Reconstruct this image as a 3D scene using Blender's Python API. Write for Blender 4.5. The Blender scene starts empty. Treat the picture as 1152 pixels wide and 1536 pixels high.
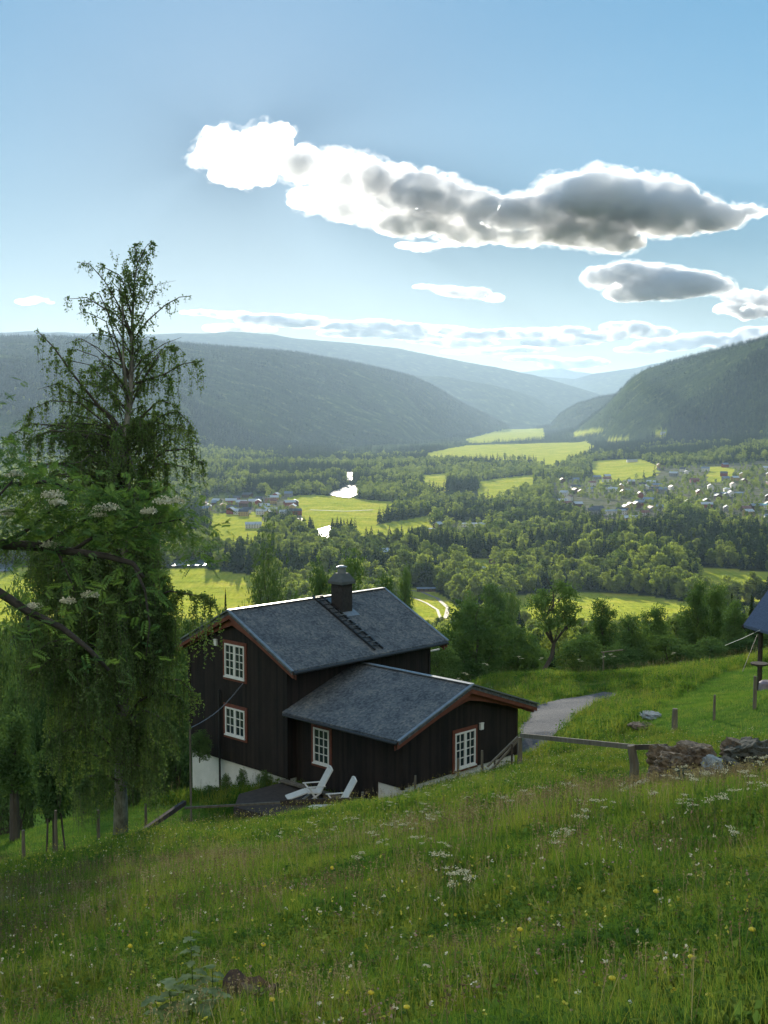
import bpy, bmesh, math, random
import numpy as np
from mathutils import Vector, Matrix, Euler, noise
R = math.radians
sc = bpy.context.scene
COL = sc.collection

# ------------------------------------------------------------------ camera
F, PITCH = 1900.0, R(4.65)           # focal length in photo pixels, downward pitch
CP, SP = math.cos(PITCH), math.sin(PITCH)
cam_d = bpy.data.cameras.new("camera"); cam = bpy.data.objects.new("camera", cam_d); COL.objects.link(cam)
cam_d.sensor_fit = 'VERTICAL'; cam_d.sensor_height = 36; cam_d.lens = F/1536*36
cam_d.clip_start = .3; cam_d.clip_end = 120000
cam.location = (0, 0, 0); cam.rotation_euler = (math.pi/2-PITCH, 0, 0)
sc.camera = cam

def ray(px, py, d):
    """world point seen in the photo at px, py, d metres ahead"""
    x = (px-576)/F; up = (768-py)/F
    y = CP+up*SP; z = up*CP-SP
    return Vector((x*d/y, d, z*d/y))
def topx(x, y, z):
    dd = y*CP-z*SP; up = y*SP+z*CP
    return 576+F*x/dd, 768-F*up/dd

# ------------------------------------------------------------------ sky, sun, exposure
SUN_AZ, SUN_EL = R(-6.3), R(11.3)    # azimuth from +Y towards +X
SKY_STRENGTH, SUN_STRENGTH, EXPOSURE = .13, 4.8, 1.72
HAZE_DENSITY = 3.3e-5
CLOUD_DENSITY = .03
w = bpy.data.worlds.new("World"); sc.world = w; w.use_nodes = True
nt = w.node_tree; nt.nodes.clear()
sky = nt.nodes.new('ShaderNodeTexSky'); sky.sky_type = 'NISHITA'; sky.sun_disc = False
sky.sun_elevation = SUN_EL; sky.sun_rotation = SUN_AZ
sky.altitude = 300; sky.air_density = 1.0; sky.dust_density = .1; sky.ozone_density = 3
bg = nt.nodes.new('ShaderNodeBackground'); bg.inputs['Strength'].default_value = SKY_STRENGTH
wo = nt.nodes.new('ShaderNodeOutputWorld')
gma = nt.nodes.new('ShaderNodeGamma'); gma.inputs[1].default_value = .19      # the phone's flattened sky: less range between sun side and zenith
hsv = nt.nodes.new('ShaderNodeHueSaturation'); hsv.inputs['Saturation'].default_value = 3.9
nt.links.new(sky.outputs[0], gma.inputs[0]); nt.links.new(gma.outputs[0], hsv.inputs['Color']); tint = nt.nodes.new('ShaderNodeMix'); tint.data_type = 'RGBA'; tint.blend_type = 'MULTIPLY'; tint.inputs[0].default_value = 1; tint.inputs[7].default_value = (.96, 1.04, 1.1, 1)
nt.links.new(hsv.outputs[0], tint.inputs[6]); 
# bright warm clouds added to the unseen sky behind the viewer, as foreground fill
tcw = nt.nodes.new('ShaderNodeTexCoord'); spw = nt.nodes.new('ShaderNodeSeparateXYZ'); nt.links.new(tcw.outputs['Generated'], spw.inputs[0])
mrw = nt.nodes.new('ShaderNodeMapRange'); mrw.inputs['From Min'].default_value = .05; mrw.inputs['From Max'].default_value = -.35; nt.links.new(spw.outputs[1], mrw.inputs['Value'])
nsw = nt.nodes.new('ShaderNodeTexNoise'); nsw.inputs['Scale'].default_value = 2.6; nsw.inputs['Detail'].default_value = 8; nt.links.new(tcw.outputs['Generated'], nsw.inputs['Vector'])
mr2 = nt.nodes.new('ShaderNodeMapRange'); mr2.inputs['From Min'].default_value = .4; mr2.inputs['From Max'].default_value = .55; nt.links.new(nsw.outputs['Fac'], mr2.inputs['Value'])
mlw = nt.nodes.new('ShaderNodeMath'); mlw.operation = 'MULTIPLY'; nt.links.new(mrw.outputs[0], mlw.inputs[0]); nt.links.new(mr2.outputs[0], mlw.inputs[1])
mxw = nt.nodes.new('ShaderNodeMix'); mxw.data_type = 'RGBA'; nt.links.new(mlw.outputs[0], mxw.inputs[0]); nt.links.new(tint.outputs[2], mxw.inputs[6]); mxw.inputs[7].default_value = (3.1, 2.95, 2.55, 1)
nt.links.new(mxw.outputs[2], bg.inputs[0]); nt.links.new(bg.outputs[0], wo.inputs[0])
sun_d = bpy.data.lights.new("sun", 'SUN'); sun = bpy.data.objects.new("sun", sun_d); COL.objects.link(sun)
sun_d.energy = SUN_STRENGTH; sun_d.angle = R(.53); sun_d.color = (1, .9, .74)
sdir = Vector((math.sin(SUN_AZ)*math.cos(SUN_EL), math.cos(SUN_AZ)*math.cos(SUN_EL), math.sin(SUN_EL)))
sun.rotation_euler = sdir.to_track_quat('Z', 'Y').to_euler()
vs = sc.view_settings
sc.display_settings.display_device = 'sRGB'
vs.view_transform = 'Standard'; vs.look = 'None'; vs.gamma = 1; vs.use_curve_mapping = False; vs.exposure = EXPOSURE
cy = sc.cycles
cy.max_bounces = 6; cy.diffuse_bounces = 2; cy.glossy_bounces = 2; cy.transmission_bounces = 4
cy.transparent_max_bounces = 16; cy.volume_bounces = 3
cy.sample_clamp_indirect = 4; cy.caustics_reflective = False; cy.caustics_refractive = False
cy.volume_step_rate = .07; cy.volume_max_steps = 256
cy.use_denoising = True
cy.denoiser = 'OPENIMAGEDENOISE'
cy.use_adaptive_sampling = True; cy.adaptive_threshold = .02

# ------------------------------------------------------------------ helpers
def tag(o, label=None, cat=None, group=None, kind=None):
    if label: o['label'] = label
    if cat: o['category'] = cat
    if group: o['group'] = group
    if kind: o['kind'] = kind
    return o
def link(name, me, parent=None, loc=None, rot=None, scale=None):
    o = bpy.data.objects.new(name, me); COL.objects.link(o)
    if parent: o.parent = parent
    if loc is not None: o.location = loc
    if rot is not None: o.rotation_euler = rot
    if scale is not None: o.scale = scale
    return o
def empty(name, loc, rot=(0, 0, 0)):
    o = link(name, None, loc=loc, rot=rot); o.empty_display_size = .3; return o
def np_mesh(name, V, Fc, mats, smooth=False, mat_idx=None):
    """V (n,3) array, Fc (m,k) array of quads or triangles"""
    me = bpy.data.meshes.new(name); V = np.ascontiguousarray(V, np.float32); Fc = np.ascontiguousarray(Fc, np.int32)
    m, k = Fc.shape
    me.vertices.add(len(V)); me.vertices.foreach_set('co', V.ravel())
    me.loops.add(m*k); me.loops.foreach_set('vertex_index', Fc.ravel())
    me.polygons.add(m); me.polygons.foreach_set('loop_start', np.arange(0, m*k, k, dtype=np.int32))
    if smooth: me.polygons.foreach_set('use_smooth', np.ones(m, bool))
    for mt in (mats if isinstance(mats, (list, tuple)) else [mats]): me.materials.append(mt)
    if mat_idx is not None: me.polygons.foreach_set('material_index', np.asarray(mat_idx, np.int32))
    me.update(calc_edges=True); return me
class MB:
    """collects shapes into one mesh"""
    def __init__(s): s.v = []; s.f = []; s.m = []; s.cur = 0
    def add(s, vs_, fs):
        n = len(s.v); s.v += [tuple(p) for p in vs_]
        s.f += [tuple(i+n for i in f) for f in fs]; s.m += [s.cur]*len(fs)
        return s
    def box(s, x0, x1, y0, y1, z0, z1):
        return s.add([(x0,y0,z0),(x1,y0,z0),(x1,y1,z0),(x0,y1,z0),(x0,y0,z1),(x1,y0,z1),(x1,y1,z1),(x0,y1,z1)],
                     [(0,3,2,1),(4,5,6,7),(0,1,5,4),(1,2,6,5),(2,3,7,6),(3,0,4,7)])
    def beam(s, a, b, w_, h_, up=(0,0,1)):
        a = Vector(a); b = Vector(b); t = (b-a).normalized(); sd = t.cross(Vector(up))
        if sd.length < 1e-4: sd = t.cross(Vector((1,0,0)))
        sd.normalize(); u = sd.cross(t).normalized(); sd *= w_/2; u *= h_/2
        return s.add([a-sd-u,a+sd-u,a+sd+u,a-sd+u,b-sd-u,b+sd-u,b+sd+u,b-sd+u],
                     [(0,1,2,3),(4,7,6,5),(0,4,5,1),(1,5,6,2),(2,6,7,3),(3,7,4,0)])
    def tube(s, pts, rad, n=8, cap=True):
        pts = [Vector(p) for p in pts]
        if not hasattr(rad, '__len__'): rad = [rad]*len(pts)
        base = len(s.v); prev = None
        for i, p in enumerate(pts):
            t = (pts[min(i+1, len(pts)-1)]-pts[max(i-1, 0)]).normalized()
            if prev is None: prev = t.orthogonal().normalized()
            x = (prev-t*prev.dot(t)).normalized(); prev = x; y = t.cross(x)
            for k in range(n):
                a = 2*math.pi*k/n; s.v.append(tuple(p+(x*math.cos(a)+y*math.sin(a))*rad[i]))
        for i in range(len(pts)-1):
            for k in range(n):
                a = base+i*n+k; b = base+i*n+(k+1) % n; s.f.append((a, b, b+n, a+n)); s.m.append(s.cur)
        if cap:
            s.f.append(tuple(base+k for k in reversed(range(n)))); s.m.append(s.cur)
            e = base+(len(pts)-1)*n; s.f.append(tuple(e+k for k in range(n))); s.m.append(s.cur)
        return s
    def prism(s, poly, off):
        """closed polygon (3-D points) pushed along off"""
        n = len(poly); off = Vector(off); P = [Vector(p) for p in poly]
        return s.add(P+[p+off for p in P], [tuple(range(n)), tuple(range(2*n-1, n-1, -1))]+
                     [(i, i+n, (i+1) % n+n, (i+1) % n) for i in range(n)])
    def mesh(s, name, mats, smooth=False):
        me = bpy.data.meshes.new(name); me.from_pydata(s.v, [], s.f)
        for mt in (mats if isinstance(mats, (list, tuple)) else [mats]): me.materials.append(mt)
        me.polygons.foreach_set('material_index', s.m)
        if smooth: me.polygons.foreach_set('use_smooth', [True]*len(s.f))
        bm = bmesh.new(); bm.from_mesh(me); bmesh.ops.recalc_face_normals(bm, faces=bm.faces); bm.to_mesh(me); bm.free()
        me.update(); return me
    def build(s, name, mats, parent=None, smooth=False, **k):
        return link(name, s.mesh(name, mats, smooth), parent, **k)

# ------------------------------------------------------------------ materials
def mat(name):
    m = bpy.data.materials.new(name); m.use_nodes = True; t = m.node_tree; t.nodes.clear()
    return m, t, t.nodes.new('ShaderNodeOutputMaterial')
def N(t, kind, **kw):
    n = t.nodes.new(kind)
    for k, v in kw.items():
        if k in n.inputs.keys() and not hasattr(n, k): n.inputs[k].default_value = v
        elif hasattr(n, k): setattr(n, k, v)
        else: n.inputs[k.replace('_', ' ')].default_value = v
    return n
def ramp(t, fac, stops):
    r = t.nodes.new('ShaderNodeValToRGB'); e = r.color_ramp.elements
    while len(e) < len(stops): e.new(.5)
    for i, (p, c) in enumerate(stops): e[i].position = p; e[i].color = (*c, 1)
    t.links.new(fac, r.inputs[0]); return r.outputs[0]
def mixc(t, fac, a, b):
    m = t.nodes.new('ShaderNodeMix'); m.data_type = 'RGBA'
    for s_, v in ((0, fac), (6, a), (7, b)):
        if hasattr(v, 'links') or isinstance(v, bpy.types.NodeSocket): t.links.new(v, m.inputs[s_])
        else: m.inputs[s_].default_value = v if s_ == 0 else (*v, 1)
    return m.outputs[2]
def noise_n(t, scale, detail=4, coord='Object', rough=.55, stretch=None):
    c = t.nodes.new('ShaderNodeTexCoord'); n = t.nodes.new('ShaderNodeTexNoise')
    n.inputs['Scale'].default_value = scale; n.inputs['Detail'].default_value = detail; n.inputs['Roughness'].default_value = rough
    src = c.outputs[coord]
    if stretch:
        mp = t.nodes.new('ShaderNodeMapping'); mp.inputs['Scale'].default_value = stretch
        t.links.new(src, mp.inputs[0]); src = mp.outputs[0]
    t.links.new(src, n.inputs['Vector']); return n.outputs['Fac']
def simple(name, c1, c2=None, scale=3, rough=.7, bump=0, bscale=None, stretch=None, metal=0, spec=.5):
    m, t, o = mat(name); p = t.nodes.new('ShaderNodeBsdfPrincipled'); p.inputs['Roughness'].default_value = rough
    p.inputs['Metallic'].default_value = metal; p.inputs['Specular IOR Level'].default_value = spec
    if c2:
        f = noise_n(t, scale, 6, stretch=stretch, rough=.65)
        t.links.new(ramp(t, f, [(.3, c1), (.7, c2)]), p.inputs['Base Color'])
    else: p.inputs['Base Color'].default_value = (*c1, 1)
    if bump:
        b = t.nodes.new('ShaderNodeBump'); b.inputs['Strength'].default_value = 1; b.inputs['Distance'].default_value = bump
        t.links.new(noise_n(t, bscale or scale*3, 6, stretch=stretch), b.inputs['Height']); t.links.new(b.outputs[0], p.inputs['Normal'])
    t.links.new(p.outputs[0], o.inputs[0]); return m
def leafy(name, c1, c2, scale=.4, trans=.35, rnd=.35, spec=.12):
    """foliage: diffuse + light shining through, colour varies in space and from plant to plant"""
    m, t, o = mat(name)
    f = noise_n(t, scale, 3); oi = t.nodes.new('ShaderNodeObjectInfo')
    a = N(t, 'ShaderNodeMath', operation='MULTIPLY_ADD'); t.links.new(oi.outputs['Random'], a.inputs[0]); a.inputs[1].default_value = rnd
    t.links.new(f, a.inputs[2])
    c = ramp(t, a.outputs[0], [(.35, c1), (.35+.35+rnd*.6, c2)])
    p = t.nodes.new('ShaderNodeBsdfDiffuse'); t.links.new(c, p.inputs['Color'])
    tr = t.nodes.new('ShaderNodeBsdfTranslucent')
    hs = t.nodes.new('ShaderNodeMix'); hs.data_type = 'RGBA'; hs.blend_type = 'MULTIPLY'; hs.inputs[0].default_value = 1
    t.links.new(c, hs.inputs[6]); hs.inputs[7].default_value = (1.25, 1.3, .6, 1)
    t.links.new(hs.outputs[2], tr.inputs[0])
    mx = t.nodes.new('ShaderNodeMixShader'); mx.inputs[0].default_value = trans
    t.links.new(p.outputs[0], mx.inputs[1]); t.links.new(tr.outputs[0], mx.inputs[2]); t.links.new(mx.outputs[0], o.inputs[0])
    return m

# ------------------------------------------------------------------ terrain height
def tps(P):
    P = np.array(P, float); A = P[:, :2]; n = len(P)
    d2 = ((A[:, None]-A[None])**2).sum(-1); K = np.where(d2 > 0, .5*d2*np.log(d2+1e-12), 0)+np.eye(n)*.05
    L = np.zeros((n+3, n+3)); L[:n, :n] = K; L[:n, n] = 1; L[:n, n+1:] = A; L[n, :n] = 1; L[n+1:, :n] = A.T
    s = np.linalg.solve(L, np.concatenate([P[:, 2], [0, 0, 0]]))
    def f(x, y):
        x = np.asarray(x, float); y = np.asarray(y, float); o = s[n]+s[n+1]*x+s[n+2]*y
        for i in range(n):
            q = (x-A[i, 0])**2+(y-A[i, 1])**2; o = o+s[i]*.5*q*np.log(q+1e-12)
        return o
    return f
_cp = [(0,0,-1.75),(-4,0,-2.45),(4,0,-1.15),(0,-12,1.2),(-20,-12,-2.5),(20,-12,4.4),(0,8,-3.95),
  (0,20,-7.1),(-6,20,-8.2),(6,20,-6.1),(22,20,-3.9),(-20,20,-10.6),(0,33,-10.6),(-9,34,-12.3),(18,34,-8.0),
  (-26,46,-17.5),(-4,46.5,-15.2),(-1.6,46.4,-15.1),(-7,47.3,-15.5),(-3.9,49.5,-15.2),(-1.5,48,-15.1),(-8.5,54.2,-17.0),(-14,52,-17.6),
  (.7,46.2,-15.0),(5.6,50.4,-14.4),(6.8,53.5,-14.55),(2,57,-15.6),(-2.6,61,-17.8),(-9,62,-20.5),(0,78,-22.5),(-25,75,-27),(-40,60,-24),
  (24,50,-8.2),(30,80,-13.5),(34,30,-4.0)]
_pp = [(180,1262,39),(36,1300,37),(0,1262,46),(120,1228,47),(300,1258,42.5),(400,1262,43),(450,1264,43.2),(500,1258,43.3),(548,1234,43.2),(623,1200,43.6),(687,1183,43.4),(735,1167,43),(780,1154,42.5),
  (860,1150,38.5),(950,1174,34.5),(1040,1200,31.5),(1140,1198,30.5),(1150,1240,25),(830,1096,56),(800,1100,55),(880,1062,63),(915,1044,68.5),(860,1050,68),(800,1060,66),
  (720,1022,79),(850,1016,80),(930,1010,82),(850,1002,92),(700,1004,95),(1000,1004,84),(1100,990,86),
  (900,1092,52),(960,1058,58),(1020,1016,70),(1090,994,78),(1060,1060,55),(1000,1096,46),(1130,1100,42),(1152,1010,70),(1148,1040,60)]
near_f = tps(_cp+[tuple(ray(*p)) for p in _pp])
MIDP = np.array([(0,-1.75),(50,-16.5),(90,-25),(130,-35),(200,-53),(300,-73),(450,-96),(600,-115),(800,-138),(1000,-149),(1400,-150),(60000,-150)], float)
def sstep(a, b, x):
    t_ = np.clip((x-a)/(b-a), 0, 1); return t_*t_*(3-2*t_)
def zpx(py, d):                       # height seen at row py, distance d
    up = (768-py)/F; return (up*CP-SP)/(CP+up*SP)*d
HILLS = [  # (crest px->row), (px->crest distance), (px->foot distance), power
 ([(-700,470),(-100,500),(0,517),(200,518),(300,521),(400,528),(450,532),(520,543),(580,556),(620,567),(650,580),(680,599),(700,611),(730,624),(757,638),(775,655)],
  [(-700,6500),(0,7000),(400,7200),(757,9000)], [(-700,2300),(0,2700),(250,3300),(450,4800),(600,5600),(757,8200)], 1.25),
 ([(-700,480),(0,505),(300,503),(380,504),(420,506),(520,514),(600,523),(660,536),(700,545),(760,555),(800,562),(850,577),(900,592),(960,620)],
  [(-700,13000),(900,14500)], [(-700,9000),(900,11500)], 1.0),
 ([(560,560),(660,566),(700,573),(760,584),(800,596),(840,612),(862,628)], [(560,11000),(862,12500)], [(560,9000),(862,10800)], 1.0),
 ([(-300,545),(640,566),(760,566),(800,565),(860,569),(890,560),(930,554),(980,547),(1100,538),(1800,520)], [(0,21000),(1200,19000)], [(0,16000),(1200,14500)], 1.0),
 ([(700,562),(790,557),(815,554),(838,552),(860,557),(900,562)], [(700,25000),(900,25000)], [(700,23000),(900,23000)], 1.0),
 ([(825,640),(840,622),(865,607),(895,598),(930,592),(1000,585)], [(825,9000),(1000,8500)], [(825,7800),(1000,7000)], 1.0),
 ([(860,648),(885,628),(905,612),(925,590),(945,569),(962,558),(980,552),(1010,545),(1050,535),(1100,524),(1152,512),(1300,485),(1800,430)],
  [(860,6900),(925,6600),(1152,5400),(1800,4600)], [(860,5900),(925,4900),(1152,3700),(1800,2600)], .9),
]
def tex_noise(x, y, s, seed=0):        # cheap smooth value noise, vectorised
    x = np.asarray(x)/s+seed*17.3; y = np.asarray(y)/s-seed*9.1
    xi = np.floor(x); yi = np.floor(y); fx = x-xi; fy = y-yi; fx = fx*fx*(3-2*fx); fy = fy*fy*(3-2*fy)
    def h(a, b): v = np.sin(a*127.1+b*311.7+seed*7.7)*43758.5453; return v-np.floor(v)
    return (h(xi,yi)*(1-fx)+h(xi+1,yi)*fx)*(1-fy)+(h(xi,yi+1)*(1-fx)+h(xi+1,yi+1)*fx)*fy-.5
def fbm(x, y, s, seed=0, o=4):
    r = 0
    for i in range(o): r = r+tex_noise(x, y, s/2**i, seed+i)/2**i
    return r
def height(x, y):
    x = np.asarray(x, float); y = np.asarray(y, float); d = np.hypot(x, y)
    px = np.clip(576+F*x/np.maximum(y, 1), -700, 1800); px = np.where(y <= 0, np.where(x < 0, -700, 1800), px)
    yy = np.maximum(y, 0)
    z = np.interp(yy, MIDP[:, 0], MIDP[:, 1])
    z = z+np.where(y < 0, -.27*y, 0)+np.clip(x, -120, 120)*.2*(1-sstep(200, 600, d))
    z = z+fbm(x, y, 90, 3)*6*sstep(90, 250, d)*(1-sstep(700, 950, d))
    z = z+fbm(x, y, 900, 5)*14*sstep(1500, 3000, d)
    # valley sides lift gently
    z = z+sstep(800, 1250, px)*sstep(1700, 4200, y)*75+sstep(560, 100, px)*sstep(2300, 4800, y)*60
    # low wooded rise right of centre
    for crest, Dc, Ft, pw in HILLS:
        c = np.array(crest, float); D = np.interp(px, *np.array(Dc, float).T); Fo = np.interp(px, *np.array(Ft, float).T)
        up = (768-np.interp(px, c[:, 0], c[:, 1]))/F; zc = (up*CP-SP)/(CP+up*SP)*D
        edge = np.ones_like(px)
        if c[0, 0] > -500: edge = edge*sstep(c[0, 0]-40, c[0, 0], px)
        if c[-1, 0] < 1500: edge = edge*sstep(c[-1, 0]+40, c[-1, 0], px)
        tt = np.clip((y-Fo)/(D-Fo), 0, 1); prof = np.sin(tt**pw*math.pi/2)**1.15
        back = 1-.45*sstep(0, 1, (y-D)/(D*.35))
        n_ = fbm(x, y, 1300, 11)*(zc+150)*.22*np.sin(tt*math.pi)*(tt < 1)+fbm(x, y, 420, 13)*26*np.sin(tt*math.pi)*(tt < 1)
        h_ = -150+((zc+150)*prof*edge+n_*edge)*np.where(y > D, back, 1)
        z = np.where(y > Fo, np.maximum(z, h_), z)
    m = (d < 130)
    if np.any(m):
        zn = np.zeros_like(z); zn[m] = near_f(x[m], y[m])+fbm(x[m], y[m], 3.2, 21, 3)*.16
        wgt = (1-sstep(78, 112, d))*(1-sstep(16, 34, -y))*(1-sstep(38, 70, np.abs(x)))
        z = np.where(m, zn*wgt+z*(1-wgt), z)
    return z
def H1(x, y): return float(height(np.array([x]), np.array([y]))[0])
def ground_at(px, py, d0=3, d1=9000):
    """first point of the ground seen through px, py"""
    d = np.exp(np.linspace(math.log(d0), math.log(d1), 3000)); up = (768-py)/F
    X = (px-576)/F*d/(CP+up*SP); Z = (up*CP-SP)*d/(CP+up*SP); k = np.nonzero(height(X, d) > Z)[0]
    i = k[0] if len(k) else 2999
    return Vector((X[i], d[i], H1(X[i], d[i])))

# ------------------------------------------------------------------ land cover, drawn in plan from what the photo shows
FIELDS = [
 [(-300,858),(60,850),(300,853),(392,864),(380,910),(330,935),(-300,935)], [(316,771),(388,768),(402,790),(385,818),(318,818)],
 [(428,745),(470,742),(596,753),(562,772),(522,786),(465,787),(440,765)], [(528,795),(640,773),(652,781),(602,803),(535,806)],
 [(632,713),(668,710),(672,724),(638,727)], [(715,722),(800,712),(802,724),(718,737)],
 [(640,680),(700,668),(880,663),(897,673),(830,692),(790,682),(640,684)], [(700,658),(760,643),(815,643),(818,659),(706,665)],
 [(772,893),(860,887),(960,893),(1045,905),(1045,932),(772,932)], [(1033,849),(1152,858),(1300,864),(1300,905),(1062,900)],
 [(585,878),(650,885),(692,912),(668,934),(612,930)], [(885,692),(960,688),(992,702),(900,714)], [(976,645),(1000,647),(1002,656),(978,654)],
 [(908,658),(942,657),(944,665),(915,668)], [(700,838),(735,838),(740,872),(712,872)], [(1060,700),(1100,700),(1100,712),(1060,712)], [(860,648),(900,642),(905,648),(862,656)]]
TOWNS = [[(300,747),(440,745),(448,776),(300,774)], [(822,722),(900,716),(1000,722),(1000,775),(930,790),(828,752)], [(985,700),(1200,688),(1200,795),(1100,780),(985,742)],
 [(672,782),(732,784),(732,803),(672,802)], [(565,828),(592,828),(592,848),(565,848)], [(715,846),(755,846),(755,872),(715,872)], [(640,793),(668,790),(668,806),(642,806)],
 [(900,755),(945,755),(945,790),(900,785)]]
RIVERS = [[(466,798),(495,790),(499,800),(496,811),(480,816)], [(492,742),(505,735),(520,729),(536,728),(538,742),(524,748),(508,746)],
 [(518,709),(530,709),(530,722),(520,722)], [(250,842),(335,840),(335,849),(250,851)], [(-60,848),(20,846),(20,858),(-60,862)]]
DRIVE = [(772,1136),(779,1092),(800,1062),(838,1050),(905,1039),(930,1041),(905,1052),(862,1076),(842,1094),(826,1112),(805,1126)]
LAWNS = [[(1000,1100),(960,1085),(1010,1050),(1080,1010),(1200,985),(1200,1110),(1050,1108)], [(0,1225),(300,1205),(330,1232),(200,1262),(90,1290),(-60,1310),(-60,1225)]]
def inside(poly, X, Y):
    r = np.zeros(np.shape(X), bool); n = len(poly)
    for i in range(n):
        x0, y0 = poly[i]; x1, y1 = poly[(i+1) % n]
        c = ((y0 > Y) != (y1 > Y)) & (X < (x1-x0)*(Y-y0)/((y1-y0) or 1e-9)+x0); r ^= c
    return r
def cover(x, y, z, polys, wob=1.5, grow=0):
    dd = y*CP-z*SP; up = y*SP+z*CP; ok = dd > 1; dd = np.where(ok, dd, 1)
    X = 576+F*x/dd+tex_noise(x, y, 45, 31)*wob*3; Y = 768-F*up/dd+tex_noise(x, y, 60, 33)*wob
    r = np.zeros(np.shape(x), bool)
    gr = grow*15*F/np.maximum(dd, 300)*sstep(1000, 1600, dd)*(dd < 4300)      # woods in front hide the near edge of an opening
    for p in polys:
        r |= inside(p, X, Y)
        if grow: r |= inside(p, X, Y-gr) | inside(p, X, Y-gr*.5)
    return r & ok

# ------------------------------------------------------------------ ground sheet
azs = np.concatenate([np.arange(-180, -60, 6.), np.arange(-60, -21, 1.), np.arange(-21, 21, .075), np.arange(21, 60, 1.), np.arange(60, 180, 6.)])
rs = [1.2]
while rs[-1] < 60000:
    r_ = rs[-1]; rs.append(r_*(1.014 if r_ < 40 else 1.0085 if r_ < 90 else 1.012 if r_ < 12000 else 1.04))
rs = np.array(rs); na, nr = len(azs), len(rs)
A_, R_ = np.meshgrid(np.radians(azs), rs); GX = (np.sin(A_)*R_).ravel(); GY = (np.cos(A_)*R_).ravel(); GZ = height(GX, GY)
V = np.stack([GX, GY, GZ], 1); V = np.vstack([V, [[0, 0, H1(0, 0)]]])
ii, jj = np.meshgrid(np.arange(nr-1), np.arange(na), indexing='ij'); j2 = (jj+1) % na
Q = np.stack([ii*na+jj, (ii+1)*na+jj, (ii+1)*na+j2, ii*na+j2], -1).reshape(-1, 4)
j = np.arange(na); cap = np.stack([j, (j+1) % na, np.full(na, len(V)-1), np.full(na, len(V)-1)], 1)
def ground_material():
    m, t, o = mat("ground_cover"); p = t.nodes.new('ShaderNodeBsdfDiffuse')
    def at(n): a = t.nodes.new('ShaderNodeAttribute'); a.attribute_name = n; return a.outputs['Fac']
    near = ramp(t, noise_n(t, .9, 8, rough=.7), [(.3, (.06,.09,.022)), (.55, (.11,.16,.035)), (.75, (.17,.15,.055))])
    forest = ramp(t, noise_n(t, .012, 12, rough=.75), [(.3, (.025,.045,.02)), (.55, (.06,.09,.03)), (.7, (.17,.2,.07))])
    f = noise_n(t, .02, 8, rough=.6); field = ramp(t, f, [(.3, (.2,.28,.035)), (.5, (.36,.4,.05)), (.62, (.5,.46,.08)), (.75, (.3,.26,.12))])
    field2 = ramp(t, noise_n(t, .35, 5, rough=.6, stretch=(1, .12, 1)), [(.35, (.24,.32,.02)), (.65, (.6,.58,.07))])
    field = mixc(t, .35, field, field2)
    lawn = ramp(t, noise_n(t, 2.5, 6), [(.3, (.07,.14,.025)), (.7, (.12,.2,.035))])
    town = ramp(t, noise_n(t, .05, 6), [(.35, (.09,.12,.04)), (.55, (.16,.16,.11)), (.7, (.2,.19,.17))])
    c = mixc(t, at('far'), near, forest); c = mixc(t, at('field'), c, field); c = mixc(t, at('lawn'), c, lawn); c = mixc(t, at('town'), c, town)
    t.links.new(c, p.inputs['Color'])
    b = t.nodes.new('ShaderNodeBump'); b.inputs['Strength'].default_value = .8; b.inputs['Distance'].default_value = .12
    t.links.new(noise_n(t, 3, 8, rough=.7), b.inputs['Height']); b2 = t.nodes.new('ShaderNodeBump'); b2.inputs['Distance'].default_value = 14
    mm = t.nodes.new('ShaderNodeMath'); mm.operation = 'MULTIPLY'; t.links.new(noise_n(t, .03, 8, rough=.7), mm.inputs[0]); t.links.new(at('far'), mm.inputs[1])
    t.links.new(mm.outputs[0], b2.inputs['Height']); t.links.new(b.outputs[0], b2.inputs['Normal']); t.links.new(b2.outputs[0], p.inputs['Normal'])
    t.links.new(p.outputs[0], o.inputs[0]); return m
gm = np_mesh('ground', V, np.vstack([Q, cap]), ground_material(), smooth=True)
VX, VY, VZ = V[:, 0], V[:, 1], V[:, 2]; VD = np.hypot(VX, VY)
inb = (VD > 250)
is_field = cover(VX, VY, VZ, FIELDS, grow=1) & inb & (VD < 9500); is_town = cover(VX, VY, VZ, TOWNS, grow=.6) & inb & ~is_field; is_lawn = cover(VX, VY, VZ, LAWNS, .5) & (VD < 100)
for nm, a in (('far', sstep(70, 300, VD)), ('field', is_field), ('lawn', is_lawn), ('town', is_town)):
    at_ = gm.attributes.new(nm, 'FLOAT', 'POINT'); at_.data.foreach_set('value', np.asarray(a, np.float32))
ground = tag(link('ground', gm), kind='structure')

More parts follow.
